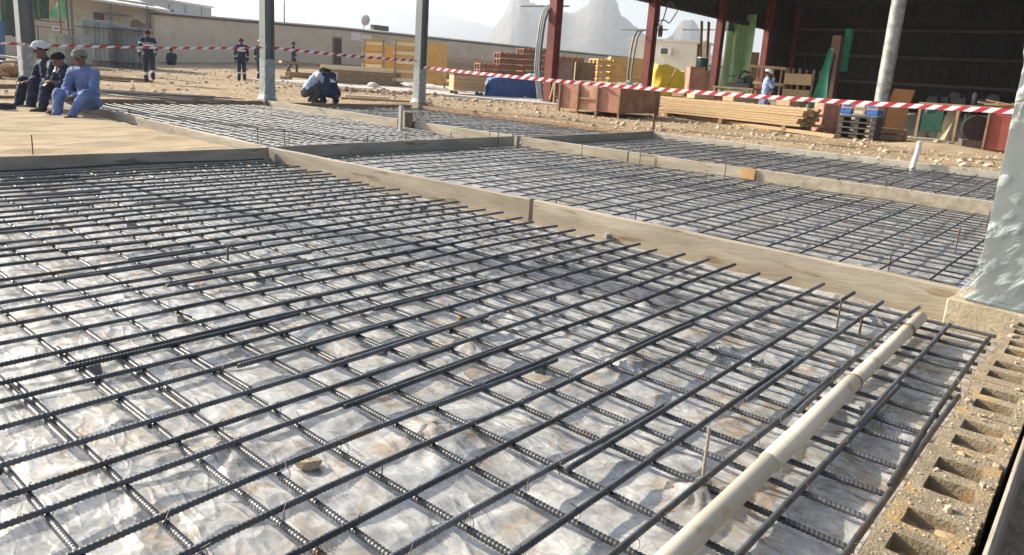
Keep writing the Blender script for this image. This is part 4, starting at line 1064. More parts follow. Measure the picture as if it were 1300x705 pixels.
# ------------------------------------------------------------------ middle yard: timber, frames, crate, tarp
timber_heap('stack of brown planks on bearers with a broad board on top, behind the squatting men', at_depth(402, 38), -.45, 14, 3.0, 1.0, M_wood, 'timber lying about the yard', (.14, .07), 5)
a = at_depth(402, 37.6, None); o = MB().box((0, 0, .66), (3.6, 1.3, .12), (.0, .02, 0)).build('board', M_wood_d, None, a, (0, 0, -.45), bevel=.01); tag(o, 'broad weathered board on top of the brown plank stack', 'board')
t = timber_heap('stack of dark plywood sheets topped by a bright plank, beside the yellow frames', at_depth(460, 34.2), -.62, 9, 3.6, .35, M_wood_d, 'timber lying about the yard', (.9, .065), 6)
o = MB().box((0, 0, .70), (3.7, .95, .2)).build('board', mat('fresh_timber', (.70, .56, .34), (.76, .63, .42), rough=.7, scale=4, stretch=(.5, 6, 6)), None, at_depth(459, 33.8), (0, 0, -.62), bevel=.01); tag(o, 'thick bright fresh board on the dark plywood stack', 'board')
def ply_frame(label, px0, px1, dd, zt, open_rows):
    a, b = at_depth(px0, dd), at_depth(px1, dd); az = math.atan2(b.y - a.y, b.x - a.x); w = math.hypot(b.x - a.x, b.y - a.y)
    t = thing('shutter_rack', label, 'formwork panel', a, az, 'yellow plywood formwork panels')
    MB().box((w / 2, .14, zt / 2 + .15), (w, .025, zt - .3)).build('plywood_sheet', M_wood_y, t)
    for k in range(open_rows):
        z = .35 + (zt - .55) * k / max(1, open_rows - 1)
        MB().box((w / 2 + random.uniform(-.03, .05), .075, z), (w + .06, .08, .16)).build('rail', MATS['fresh_timber'], t, bevel=.006)
    for x in (.06, w - .06): MB().box((x, .0, zt / 2), (.07, .06, zt)).build('upright', M_wood_d, t)
    for x in (.1, w - .1): MB().bar((x, .18, zt * .8), (x, 1.0, 0), .06, .05).build('brace', M_wood_d, t)
    return t
ply_frame('yellow plywood formwork panel with four rails beside the thick bright board', 460, 487, 35.2, 2.1, 4)
ply_frame('yellow plywood formwork panel with rails beside the wrapped grey column', 499, 530, 33.6, 2.15, 5)
a, b = at_depth(536, 35), at_depth(566, 35); az = math.atan2(b.y - a.y, b.x - a.x); w = math.hypot(b.x - a.x, b.y - a.y)
t = thing('shutter_board', 'plain yellow plywood panel standing next to the wrapped grey column', 'formwork panel', a, az, 'yellow plywood formwork panels')
MB().box((w / 2, 0, 1.15), (w, .04, 1.9), (.06, 0, 0)).build('plywood_sheet', M_wood_y, t)
for x in (.08, w - .08): MB().bar((x, .06, 0), (x, .1, 2.0), .07, .07).build('leg', M_wood_d, t)
a, b = at_depth(489, 36), at_depth(499, 36); az = math.atan2(b.y - a.y, b.x - a.x); w = math.hypot(b.x - a.x, b.y - a.y)
t = thing('shutter_board', 'narrow yellow plywood panel between the two railed frames', 'formwork panel', a, az, 'yellow plywood formwork panels')
MB().box((w / 2, 0, 1.0), (w, .04, 1.7)).build('plywood_sheet', M_wood_y, t); MB().bar((w / 2, .06, 0), (w / 2, .06, 1.8), .07, .07).build('leg', M_wood_d, t)
# crate on wheels, blue tarp bundle
p = on_ground(592, 121.5); t = thing('wooden_crate', 'pale plywood crate on small dark wheels next to the blue tarpaulin', 'crate', p, -.52)
for k in range(4): MB().box((0, 0, .27 + .155 * k), (1.35, .75, .148)).build('side_plank', M_wood, t, bevel=.004)
MB().box((0, 0, .86), (1.42, .82, .03)).build('lid', M_wood_d, t)
for x in (-.55, .55):
    for y in (-.3, .3): wh = MB().tube([(x, y - .03, .09), (x, y + .03, .09)], .09, 12).build('wheel', M_dark_and_shadow, t)
p = on_ground(648, 124); mb = MB()
def tarp_bundle(a, q):
    th = a * 6.283; c, s = math.cos(th), math.sin(th)
    x = 1.2 * (abs(c) ** .35) * (1 if c > 0 else -1); y = .5 * (abs(s) ** .4) * (1 if s > 0 else -1)
    k = 1 - .10 * q - (.9 if q > .98 else 0) * .5
    n = mnoise.noise(Vector((x * 2.5, y * 2.5, q * 3))) * .09
    return (x * k + n, y * k + n, .78 * q + (n * .8 if q > .5 else 0) + (.06 if q > .98 else 0))
mb.grid(tarp_bundle, 61, 18); mb.add([tarp_bundle(i / 60, 1) for i in range(60)], [tuple(range(60))])
o = mb.build('tarpaulin_bundle', M_bluetarp, None, p, (0, 0, -.52)); tag(o, 'blue tarpaulin wrapped over a long low load beside the plywood crate', 'tarpaulin')
p = on_ground(672, 125); mb = MB(); r = random.Random(2)
for k in range(10): mb.rock((r.gauss(0, .25), r.gauss(0, .12), .9 + r.uniform(-.05, .12)), r.uniform(.1, .2), r)
o = mb.build('plastic_bags', mat('white_plastic_bag', (.66, .68, .70), (.74, .76, .78), rough=.35, scale=5), None, p); tag(o, 'crumpled white plastic bags lying on the blue tarpaulin', 'bags')
# two planks lying by the mat edge
o = MB().box((0, 0, .06), (1.45, .24, .10)).build('board', MATS['fresh_timber'], None, on_ground(466, 126), (0, 0, -.62), bevel=.006); tag(o, 'short bright board on the sand by the edge of the mat', 'board')
o = MB().box((0, 0, .04), (2.2, .16, .08)).build('board', M_wood_d, None, on_ground(478, 129), (0, 0, -.60), bevel=.006); tag(o, 'long dark board below the short bright board', 'board')
o = MB(); o.rock((0, 0, .12), .32, random.Random(1)); o = o.build('boulder', M_white_and_lit, None, on_ground(473, 112)); tag(o, 'pale angular boulder in front of the yellow frames', 'rock')
o = MB(); o.rock((0, 0, .08), .24, random.Random(2)); o = o.build('boulder', M_stone, None, on_ground(364, 102)); tag(o, 'tan boulder on the sand next to the standing workers', 'rock')
mb = MB(); r = random.Random(6)
for k in range(420): mb.rock((r.gauss(0, 1.3), r.gauss(0, .5), r.uniform(0, .07)), min(.16, .03 * r.paretovariate(1.8)), r)
o = mb.build('rubble_heap', M_stone, None, on_ground(478, 117), (0, 0, -.6)); o['kind'] = 'stuff'; tag(o, 'low heap of tan rubble before the yellow plywood frames', 'rubble')
# grey plank pile and brown pallets along the wall
timber_heap('broad pile of long greyish planks in front of the cream wall', at_depth(604, 50), -.5, 60, 6.5, 1.6, mat('grey_planks', (.40, .33, .25), (.50, .42, .33), rough=.9, scale=3, stretch=(.5, 5, 5)), 'timber lying about the yard', (.22, .13), 8)
def pallet_stack(label, px, dd, n, m, w=1.3, grp='pallet stacks in the yard', rz=-.5):
    t = thing('pallet_stack', label, 'pallet stack', at_depth(px, dd), rz, grp)
    for k in range(n):
        z = .17 * k * 1.9
        for y in (-.45, 0, .45): MB().box((0, y, z + .12), (w, .1, .2)).build('bearer', m, t)
        for i in range(5): MB().box((-w / 2 + w * (i + .5) / 5, 0, z + .255), (w / 5 - .07, 1.05, .05)).build('slat', m, t)
M_brown = mat('red_brown_timber', (.20, .085, .045), (.29, .135, .08), rough=.8, scale=4)
pallet_stack('short stack of red-brown pallets next to the grey plank pile', 617, 41, 4, M_brown, 1.2); pallet_stack('stack of red-brown pallets behind the blue tarpaulin', 645, 42, 6, M_brown, 1.6); pallet_stack('stack of red-brown pallets next to the bent grey pipes', 672, 44, 7, M_brown, 1.5)
pallet_stack('stack of red-brown pallets beside the tall red column', 716, 46, 6, M_brown, 2.0)
for i in range(3):
    o = MB().box((0, 0, .12), (2.2, .5, .24)).build('board_bundle', M_wood_y, None, at_depth(575 + 42 * i, 38 - i), (0, 0, -.5), bevel=.01); tag(o, ('yellow board bundle on the ground beside the plain yellow panel', 'yellow board bundle behind the plywood crate', 'yellow board bundle behind the blue tarpaulin')[i], 'boards', 'yellow board bundles')

# ------------------------------------------------------------------ open shed
M_dark = mat('dark_brown_sheeting', (.040, .035, .030), (.058, .050, .042), rough=.8, scale=.8, bump=.1, vary=.04)
M_slab = mat('pale_concrete_slab', (.44, .415, .375), (.52, .495, .45), rough=.95, scale=1.2, bump=.2, bscale=20, spots=((.36, .30, .22), 1.5, .58), vary=0)
edge = [(17.0, 29.5), (19.2, 24.9), (21.4, 20.7), (22.5, 17.3), (24.2, 12.0), (25.2, 5.0), (26.0, -6.0), (26.5, -26.0)]
ey = [e[1] for e in edge][::-1]; ex = [e[0] for e in edge][::-1]
def apron(s, t_):
    y = 29.5 - 55.5 * t_; x0 = float(np.interp(y, ey, ex))
    if s < .001: return (x0, y, ground_z(x0, y) - .12)
    x = x0 + (52 - x0) * (s - 1 / 39) / (1 - 1 / 39)
    return (x, y, ground_z(x, y) + .055)
mb = MB(); mb.grid(apron, 40, 60, 0, False); struct(mb.build('concrete_apron', M_slab))
FL = .058
RU = [23.75, 31.2, 38.4, 44.9, 49.7]; RV = 18.2; EV = 4.85
sh = thing('open_shed', 'large open-sided shed with red columns and dark sheet walls', 'shed', (RU[0], RV, 0))
def red_col(u, v, H=7.2, w=.44):
    z = ground_z(u, v) + FL; s = MB()
    s.box((0, -w / 2 + .012, H / 2), (w * .8, .022, H)); s.box((0, w / 2 - .012, H / 2), (w * .8, .022, H)); s.box((0, 0, H / 2), (.016, w - .05, H))
    c = s.build('column', M_red, sh, (u - RU[0], v - RV, z), (0, 0, HALF))
    MB().box((0, 0, .012), (w + .1, w + .1, .024)).build('base_plate', M_red, c)
for u in RU: red_col(u, RV)
for v in (-10, -25): red_col(49.2, v)
red_col(23.5, -25)
def corrugated(name, fn, L, H, m, per=.5, amp=.035):
    """trapezoid sheet; fn(s along, z up, depth) -> point"""
    n = int(L / per); xs = []
    for k in range(n): xs += [(k * per, 0), (k * per + per * .3, 0), (k * per + per * .4, amp), (k * per + per * .9, amp), (k * per + per, 0)][:4]
    xs.append((L, 0)); vs = []
    for z in H: vs += [fn(x, z, a) for x, a in xs]
    k = len(xs); mb = MB(); mb.add(vs, [(i, i + 1, k + i + 1, k + i) for i in range(k - 1)])
    return mb.build(name, m, sh)
X0 = RU[0]
corrugated('wall', lambda s, z, a: (49.9 - X0 - a, 18.5 - s - RV, z), 44, (0.3, 8.2), M_dark)
corrugated('wall', lambda s, z, a: (-.4 + s, .32 - a, z), 27, (EV, 8.2), M_dark)                   # cladding above the open side
corrugated('wall', lambda s, z, a: (45.6 - X0 + s, .30 - a, z), 5.0, (.5, EV + .05), M_dark)
corrugated('wall', lambda s, z, a: (-.4 + s, -25.4 - RV + a, z), 27, (0.0, 8.2), M_dark)  # unseen closing wall, added so the shed interior stays dark
mb = MB(); mb.add([(-1.2, 1.0, 6.9), (27.2, 1.0, 6.9), (27.2, -44.5, 9.4), (-1.2, -44.5, 9.4), (-1.2, 1.0, 7.0), (27.2, 1.0, 7.0), (27.2, -44.5, 9.5), (-1.2, -44.5, 9.5)], FS); mb.build('roof', M_dark, sh)
for z in (2.2, 3.75, 5.3): MB().bar((49.72 - X0, .1, z), (49.72 - X0, -43.2, z), .07, .16).build('girt', M_dark_and_shadow, sh)
MB().bar((-.2, .08, EV + .1), (26.2, .08, EV + .1), .10, .2).build('girt', M_dark, sh)
for u in RU[1:]: MB().bar((u - X0 - .05, 0, 6.75), (u - X0 - .05, -43, 8.9), .2, .4).build('rafter', M_dark, sh)

# rods, reels and pipes on the red columns
def rod(label, px0, px1, py, dd):
    a = Vector(ROT @ (np.array([px0 - PPX, py - PPY, F_PX]) * dd / F_PX)) + Vector((0, 0, CAM_H)); b = Vector(ROT @ (np.array([px1 - PPX, py - PPY - (px1 - px0) * .0, F_PX]) * dd / F_PX)) + Vector((0, 0, CAM_H))
    o = MB().tube([(0, 0, 0), b - a], .035, 8).build('steel_tube', M_pale, None, a); tag(o, label, 'steel tube', 'short steel tubes tied across the red columns'); return a, b
rod('short steel tube tied across the tallest red column', 661, 723, 8, 28.9)
a, b = rod('short steel tube with two dark reels on a red column', 788, 848, 38, 34.4)
rod('short steel tube across the red column by the brown boards', 866, 915, 38, 41.5)
for k, f in enumerate((.72, .84)):
    c = a.lerp(b, f); dirv = (b - a).normalized() * .05
    t = thing('cable_reel', 'dark round cable reel hanging from the steel tube', 'reel', c + Vector((0, 0, 0)), 0, 'cable reels on the tube')
    MB().tube([-dirv * 1.2 + Vector((0, 0, -.05)), -dirv * .8 + Vector((0, 0, -.05))], .30, 16).build('flange', M_dark_and_shadow, t); MB().tube([dirv * .8 + Vector((0, 0, -.05)), dirv * 1.2 + Vector((0, 0, -.05))], .30, 16).build('flange', M_dark_and_shadow, t)
    MB().tube([-dirv * .79 + Vector((0, 0, -.05)), dirv * .79 + Vector((0, 0, -.05))], .15, 14).build('drum', M_wood_d, t)
mb = MB(); c = a.lerp(b, .72) + Vector((0, 0, .2)); 
def loop(p0, p1, h, dip, n=14): return [p0.lerp(p1, i / n) + Vector((.12 * math.sin(i / n * 6.283), 0, h * math.sin(i / n * math.pi) - dip * math.sin(i / n * 6.283))) for i in range(n + 1)]
mb.tube(loop(c, c + Vector((.75, -.55, .8)), .35, .3), .03, 6); mb.tube(loop(c, c + Vector((.3, -.15, 1.0)), .1, .25), .028, 6); mb.tube(loop(c + Vector((.1, -.1, .2)), c + Vector((.9, -.6, .75)), -.3, -.15), .028, 6)
o = mb.build('loose_cable', M_dark_and_shadow); tag(o, 'loose black cable looping above the cable reels', 'cable')
def world_pt(px, py, dd): return Vector(ROT @ (np.array([px - PPX, py - PPY, F_PX]) * dd / F_PX)) + Vector((0, 0, CAM_H))
M_pipeg = mat('grey_conduit', (.12, .13, .14), (.19, .20, .21), rough=.5, scale=3, bump=0)
for k in range(3):
    pts = [world_pt(x + 2.4 * k, y, 28.6 - .05 * k) for x, y in ((684, 126), (681, 100), (680, 85), (682, 60), (684.5, 40), (687, 25), (691, 14), (697, 7))]
    o = MB().tube(pts, .06, 8).build('bent_pipe', M_pipeg); tag(o, 'thick grey bent pipe leaning against the tallest red column', 'pipe', 'bent pipes on the tallest red column')
for k in range(2):
    pts = [world_pt(x + 4.5 * k, y, 33.8 - .1 * k) for x, y in ((797, 128), (797, 95), (799, 78), (802, 60), (805, 47), (809, 40), (815, 38))]
    o = MB().tube(pts, .045, 8).build('bent_pipe', M_pipeg); tag(o, 'thin grey bent pipe leaning against the red column with reels', 'pipe', 'bent pipes on the column with reels')

# ------------------------------------------------------------------ red plywood box and trestle
def G2(px, py): return on_ground(px, py, FL if False else 0.0)
pL, pM, pR = on_ground(718, 142), on_ground(786, 150), on_ground(820, 147)
t = thing('plywood_box', 'large red-faced plywood box on legs in front of the shed, open batten at its middle', 'box', (pM.x, pM.y, pM.z))
Wd = 2.35; Dp = 2.3; Hb = .93
def wallp(x0, y0, x1, y1, nm='side_panel', m=M_redwood):
    d = Vector((x1 - x0, y1 - y0, 0)); MB().box(((x0 + x1) / 2, (y0 + y1) / 2, .14 + (Hb - .14) / 2), (d.length - .004, .022, Hb - .14), (0, 0, math.atan2(d.y, d.x))).build(nm, m, t)
for k in range(3): wallp(0, Wd * k / 3, 0, Wd * (k + 1) / 3)
wallp(0, 0, Dp, 0); wallp(Dp, 0, Dp, Wd); wallp(0, Wd, Dp, Wd)
for y in (0, Wd * .36, Wd * .68, Wd): MB().box((-.06, y, Hb / 2), (.09, .05, Hb)).build('leg', M_wood_d, t)
for x in (Dp * .98,): MB().box((x, -.06, Hb / 2), (.06, .09, Hb)).build('leg', M_wood_d, t)
MB().box((-.045, Wd * .52, .52), (.05, Wd * .3, .06)).build('rail', M_wood_d, t)
MB().box((Dp / 2, Wd / 2, Hb - .02), (Dp - .03, Wd - .03, .03)).build('top', M_wood_d, t)
t0 = t
mb = MB(); r = random.Random(12)
for k in range(70): mb.box((pM.x + r.uniform(.1, 2.2), pM.y + r.uniform(.1, 2.3), pM.z + Hb + .02 + r.uniform(0, .10)), (r.uniform(.15, .7), r.uniform(.05, .15), r.uniform(.02, .06)), (r.uniform(-.2, .2), r.uniform(-.2, .2), r.uniform(0, 3.1)))
for k in range(8): mb.rock((pM.x + r.uniform(.5, 2.0), pM.y + r.uniform(0, .8), pM.z + Hb + .10), r.uniform(.1, .22), r)
o = mb.build('timber_offcuts', mat('pale_offcuts', (.46, .38, .28), (.58, .50, .39), rough=.85, scale=6)); o['kind'] = 'stuff'; tag(o, 'jumbled pale timber offcuts on the red-faced plywood box', 'offcuts')
tp = on_ground(711, 133); t = thing('timber_trestle', 'pale timber trestle with a diagonal brace between red column and plywood box', 'trestle', tp, -.6)
for x in (-.27, .27): MB().bar((x, 0, 0), (x, 0, .88), .06, .06).build('leg', M_wood, t)
for z in (.30, .84): MB().bar((-.3, 0, z), (.3, 0, z), .06, .05).build('rail', M_wood, t)
MB().bar((-.05, -.08, .0), (.38, -.05, .82), .05, .03).build('brace', M_wood, t)
for x in (-.27, .27): MB().bar((x, .6, 0), (x, .1, .88), .06, .06).build('leg', M_wood, t)
# crates, yellow plywood, yellow tarp and cabin seen between the columns
def crate(label, px0, px1, dd, zt, m, cat='crate', dep=1.0, slats=3, grp=None, name=None):
    a, b = at_depth(px0, dd), at_depth(px1, dd); az = math.atan2(b.y - a.y, b.x - a.x); w = math.hypot(b.x - a.x, b.y - a.y); h = zt - a.z
    t = thing(name or cat.replace(' ', '_'), label, cat, a, az, grp)
    for k in range(slats): MB().box((w / 2, dep / 2, h * (k + .5) / slats), (w, dep, h / slats - .025)).build('side_board', m, t, bevel=.008)
    for x in (.05, w - .05): MB().box((x, -.02, h / 2), (.08, .04, h)).build('corner_post', m, t)
    return t
crate('dark brown plywood crate behind the cluttered box', 727, 752, 33, 1.95, M_wood_d, slats=2)
crate('greyish red crate beside the dark brown crate, next to the tall red column', 705, 726, 32, 1.95, mat('grey_red_ply', (.22, .145, .115), (.28, .19, .155), scale=3), slats=1)
pallet_stack('stack of yellow slatted pallets behind the dark brown crate', 761, 39, 6, M_wood_y, 1.1)
crate('tall stack of yellow plywood behind the thin bent pipes', 771, 815, 41, 2.55, M_wood_y, 'plywood stack', 1.6, 2)
M_ytarp = mat('yellow_tarpaulin', (.66, .46, .02), (.74, .54, .04), rough=.5, scale=2, bump=.5, bscale=4, bdist=.06)
p0, p1 = at_depth(827, 43), at_depth(872, 43); az = math.atan2(p1.y - p0.y, p1.x - p0.x); w = math.hypot(p1.x - p0.x, p1.y - p0.y)
mb = MB(); hT = 2.4 - p0.z
def yt(a, q):
    th = a * 6.283; c, s = math.cos(th), math.sin(th)
    x = w / 2 * (abs(c) ** .4) * (1 if c > 0 else -1); y = .8 * (abs(s) ** .5) * (1 if s > 0 else -1)
    n = mnoise.noise(Vector((x * 1.8, y * 1.8, q * 2 + 4))) * .16; k = 1.12 - .3 * q
    return (w / 2 + x * k + n, .8 + y * k + n, hT * q * (1 - .18 * (x / w + .5)) + (n if q > .4 else 0))
mb.grid(yt, 49, 14); mb.add([yt(i / 48, 1) for i in range(48)], [tuple(range(48))])
o = mb.build('tarpaulin_heap', M_ytarp, None, p0, (0, 0, az)); tag(o, 'bright yellow tarpaulin over a heap in front of the pale cabin', 'tarpaulin')
q = world_pt(848, 110, 41.5); o = MB().bar((0, 0, 0), world_pt(859, 86, 41.5) - q, .05, .05).build('pole', M_wood_d, None, q); tag(o, 'thin pole leaning on the yellow tarpaulin', 'pole')
a, b = at_depth(794, 52), at_depth(885, 50); az = math.atan2(b.y - a.y, b.x - a.x); w = math.hypot(b.x - a.x, b.y - a.y); hC = height_at(800, 51, 52) - a.z
t = thing('site_cabin', 'pale cream site cabin with a window air conditioner behind the yellow tarpaulin', 'cabin', a, az)
M_cabin = mat('cabin_cream', (.66, .61, .52), (.72, .67, .58), rough=.7, scale=2, bump=.1)
MB().box((w / 2, 1.5, hC / 2), (w, 3, hC)).build('wall', M_cabin, t); MB().box((w / 2, 1.5, hC + .06), (w + .3, 3.3, .12)).build('roof', M_white_and_lit, t)
ac = MB().box((0, -.25, 0), (.72, .5, .5)).build('air_conditioner', M_white_and_lit, t, (w * .53, 0, height_at(842, 66, 51) - a.z)); MB().box((-.08, -.51, 0), (.46, .02, .38)).build('grille', M_dark_and_shadow, ac)
for k in range(5): MB().box((w * (k + .5) / 5, -.012, hC / 2), (.03, .02, hC)).build('seam', M_white_and_lit, t)

# ------------------------------------------------------------------ shed interior
crate('upright red-brown cabinet near the brown boards at the shed side', 870, 889, 30, 2.0, M_redwood, 'cabinet', .7, 1)
t = thing('bin', 'dark green bin with a pale rim on top of the red-brown cabinet', 'bin', at_depth(891, 33, 1.98))
MB().tube([(0, 0, 0), (0, 0, .5)], [.2, .24], 14).build('barrel', mat('dark_green_plastic', (.01, .05, .04), (.015, .065, .05), rough=.4), t); MB().tube([(0, 0, .5), (0, 0, .54)], .25, 14).build('rim', M_white_and_lit, t)
crate('narrow dark crate under the dark green bin', 885, 897, 33.2, 1.97, M_wood_d, 'crate', .6, 1)
for i, (x0, x1, yt_, dd) in enumerate(((881, 888, 56, 36), (887, 892, 27, 36.6), (894, 901, 28, 36.4))):
    o = MB().bar((0, 0, 0), world_pt(x1 - 1, yt_, dd) - at_depth(x0, dd), .26, .04, 0, (0, 1, 0)).build('leaning_board', mat('orange_brown_board', (.20, .105, .045), (.28, .155, .075), scale=4, stretch=(4, 4, .5)), None, at_depth(x0, dd)); tag(o, ('shorter brown board leaning behind the red-brown cabinet', 'tall brown board leaning beside the cabin gap', 'tall brown board leaning against the dark red column')[i], 'board', 'brown boards leaning at the shed side')
drape('pale green cloth curtain hung on the open shed side', 'curtain', 910, 945, 43, .6, 4.95, mat('green_curtain', (.30, .46, .24), (.38, .55, .31), rough=.9, scale=2, bump=.3), .5, 20, seed=6)
drape('dark torn cloth hung at the top of the green curtain', 'cloth', 909, 925, 42.5, 3.9, 4.9, M_netd, .5, 10, seed=9)
o = MB().box((0, 0, 1.5), (.75, .05, 2.8)).build('leaning_board', M_wood_d, None, at_depth(948, 44), (0, 0, -.8)); tag(o, 'dark brown board standing next to the green curtain', 'board', 'brown boards leaning at the shed side')
# rack
a, b = at_depth(946, 30), at_depth(1024, 28.5); az = math.atan2(b.y - a.y, b.x - a.x); w = math.hypot(b.x - a.x, b.y - a.y)
t = thing('timber_rack', 'timber storage rack with shelves behind the man in the turban', 'rack', a, az)
for f in (0, .25, .5, .57, .78, 1.0):
    MB().bar((w * f, 0, 0), (w * f, 0, 2.05 - .12 * f), .09, .07).build('upright', M_wood_d, t)
    MB().bar((w * f, .8, 0), (w * f, .8, 2.05 - .12 * f), .09, .07).build('upright', M_wood_d, t)
for z in (.7, 1.35, 1.98): MB().bar((-.08, -.06, z), (w * .56, -.06, z - .05), .05, .11).build('shelf_rail', M_wood, t)
MB().box((w * .78, -.07, 1.55), (w * .42, .05, .42)).build('end_panel', M_wood, t); MB().box((w * .78, -.07, 1.02), (w * .42, .05, .28)).build('end_panel', M_wood, t)
for z in (.72, 1.37): MB().box((w * .28, .4, z), (w * .56, .8, .03)).build('shelf', M_wood_d, t)
# bench with the cutting machine
a, b = at_depth(900, 29), at_depth(951, 28); az = math.atan2(b.y - a.y, b.x - a.x); w = math.hypot(b.x - a.x, b.y - a.y)
t = thing('work_bench', 'rough timber bench carrying a dark cutting machine', 'bench', a, az)
MB().box((w / 2, .4, 1.08), (w, .8, .07)).build('bench_top', M_wood_d, t)
for x in (.08, w - .08):
    for y in (.06, .74): MB().bar((x, y, 0), (x, y, 1.05), .09, .09).build('leg', M_wood_d, t)
mz = thing('cutting_machine', 'dark cutting machine with a wheel and handle on the bench', 'machine', a + Vector((math.cos(az) * w * .6, math.sin(az) * w * .6, 1.115)), az)
M_iron = mat('black_iron', (.025, .027, .03), (.045, .047, .05), rough=.5, metal=.4, scale=8)
MB().box((0, .3, .08), (.9, .4, .16)).build('bed', M_iron, mz); MB().tube([(.32, .22, .28), (.32, .28, .28)], .2, 18).build('wheel', M_iron, mz); MB().tube([(.02, .3, .12), (-.1, .3, .45), (.1, .28, .62), (.35, .28, .55)], .05, 8).build('arm', M_iron, mz)
MB().tube([(-.1, .3, .45), (-.4, .3, .42), (-.55, .3, .40)], .025, 8).build('handle', M_iron, mz); MB().tube([(-.1, .28, .45), (.0, .28, .85)], .02, 6).build('lever', M_iron, mz); MB().box((.05, .3, .26), (.35, .3, .2)).build('motor', M_iron, mz, bevel=.03)
# long timber stack, low front plank
A_, B_ = on_ground(832, 147), on_ground(1014, 170); az = math.atan2(B_.y - A_.y, B_.x - A_.x); Lw = (B_ - A_).length
t = thing('timber_stack', 'long stack of pale sawn planks in front of the shed', 'timber', A_, az); r = random.Random(31)
mep = [MB().box((0, 0, 0), (Lw * f, .21, .072)).mesh('plank', M_wood, .006) for f in (1.0, .97, .93)]
for lay_ in range(7):
    for k in range(5):
        link('plank', r.choice(mep), t, (Lw / 2 + r.uniform(-.14, .14), .12 + .215 * k + r.uniform(-.02, .02) + .012 * lay_, .17 + .077 * lay_), (0, 0, r.uniform(-.006, .006)))
for x in (.5, Lw / 2, Lw - .5): MB().box((x, .55, .06), (.12, 1.2, .13)).build('bearer', M_wood_d, t)
o = MB().bar(on_ground(842, 146) + Vector((-.35, -.2, .06)), on_ground(1062, 176) + Vector((-.1, 0, .06)), .18, .10).build('board', M_wood, None); tag(o, 'long single plank on the ground in front of the sawn plank stack', 'board')
mb = MB(); r = random.Random(44)
for k in range(26): mb.rock((r.gauss(0, .22), r.gauss(0, .3), .35 + r.uniform(-.3, .35)), r.uniform(.08, .2), r)
o = mb.build('cement_bags', mat('grey_bag_paper', (.34, .32, .28), (.46, .44, .39), rough=.9, scale=6), None, on_ground(829, 144)); tag(o, 'crumpled grey sacks heaped at one end of the sawn plank stack', 'sacks')
for i, (px, dd, sx, m, lab) in enumerate(((886, 25.6, .8, M_wood, 'small pale block of wood behind the sawn planks near the work bench'), (905, 26.0, .7, M_redwood, 'small reddish offcut behind the sawn planks near the bench'), (935, 25.0, 1.1, M_wood, 'pale board lying behind the sawn planks next to the turbaned man'), (1000, 24.0, .9, M_wood, 'pale crate behind the sawn planks next to the turbaned man'), (870, 26.5, 1.2, M_wood_d, 'weathered board behind the sawn planks below the cabinet'))):
    pp = at_depth(px, dd); pp.z += FL
    tt = thing('timber_block', lab, 'timber', pp, -.7 + .1 * i)
    for k in range(4): MB().box((0, 0, .12 + .2 * k), (sx, .5, .17), (0, 0, .05 * k)).build('block', m, tt, bevel=.01)
# the man in the turban
p = at_depth(966, 24.6); p.z += FL
person('man in light blue tunic and white turban behind the long stack of sawn planks', p, -1.0, STAND, mat('pale_blue_tunic', (.22, .30, .52), (.29, .37, .60), rough=.9, scale=8, bump=.4, bscale=20, bdist=.02), M_blue, (), 'turban', 1.0, .014, .1, 'workers in the yard', True,
       over=dict(wrR=(.20, -.06, 1.46), elR=(.16, -.22, 1.20), wrL=(.25, .12, 1.05), elL=(.05, .25, 1.13)))
# grey round post
p = at_depth(1111, 21.8); t = thing('round_post', 'mottled grey round steel post standing among pallets in front of the shed', 'post', p)
M_mott = mat('mottled_galvanised', (.20, .215, .21), (.36, .375, .36), rough=.5, metal=.2, scale=5, bump=.1, lo=.4, hi=.6)
MB().tube([(0, 0, 0), (0, 0, 7.8)], .20, 24).build('shaft', M_mott, t); MB().box((0, 0, .015), (.55, .55, .03)).build('base_plate', M_mott, t)
# green curved machine guard with red post
p0, p1 = at_depth(1018, 23.6), at_depth(1038, 23.4)
t = thing('machine_guard', 'tall curved green sheet guard beside a brown post in the shed front', 'machine', p0, math.atan2(p1.y - p0.y, p1.x - p0.x))
M_green = mat('green_enamel', (.02, .20, .115), (.03, .25, .15), rough=.35, scale=3, bump=0)
mb = MB(); wg = (p1 - p0).length + .25
def guard(s, q, o_): k = .35 + .65 * (1 - q) ** 1.0; return (wg * (1 - k) * .9 + wg * k * s * (1 - .55 * q), -.25 * (1 - q) ** 2 + o_ + .08 * math.sin(s * 3.1), 2.55 * q)
mb.grid(lambda s, q: guard(s, q, 0), 10, 18); mb.grid(lambda s, q: guard(1 - s, q, .05), 10, 18); mb.build('sheet', M_green, t)
MB().box((wg * .5, .25, .08), (wg * 1.1, .6, .16)).build('foot', M_iron, t)
for s_ in (.2, .8): MB().bar((wg * (.5 + .3 * s_), .08, 0), (wg * .85, .1, 2.4), .05, .05).build('frame_bar', M_iron, t)
o = MB().box((0, 0, 1.5), (.34, .28, 3.0)).build('steel_post', mat('brown_red_post', (.10, .052, .042), (.14, .075, .06), scale=3), None, at_depth(1046, 24.2)); tag(o, 'dark brown square post next to the green guard', 'post')
drape('small green cloth hung on the dark brown square post', 'cloth', 1053, 1063, 24.3, 1.9, 3.25, mat('green_cloth', (.02, .15, .09), (.03, .2, .12), rough=.8), .12, 10, seed=2)
crate('low red-brown crate at the foot of the dark brown square post', 1040, 1062, 22.6, .98, M_redwood, 'crate', .7, 1)
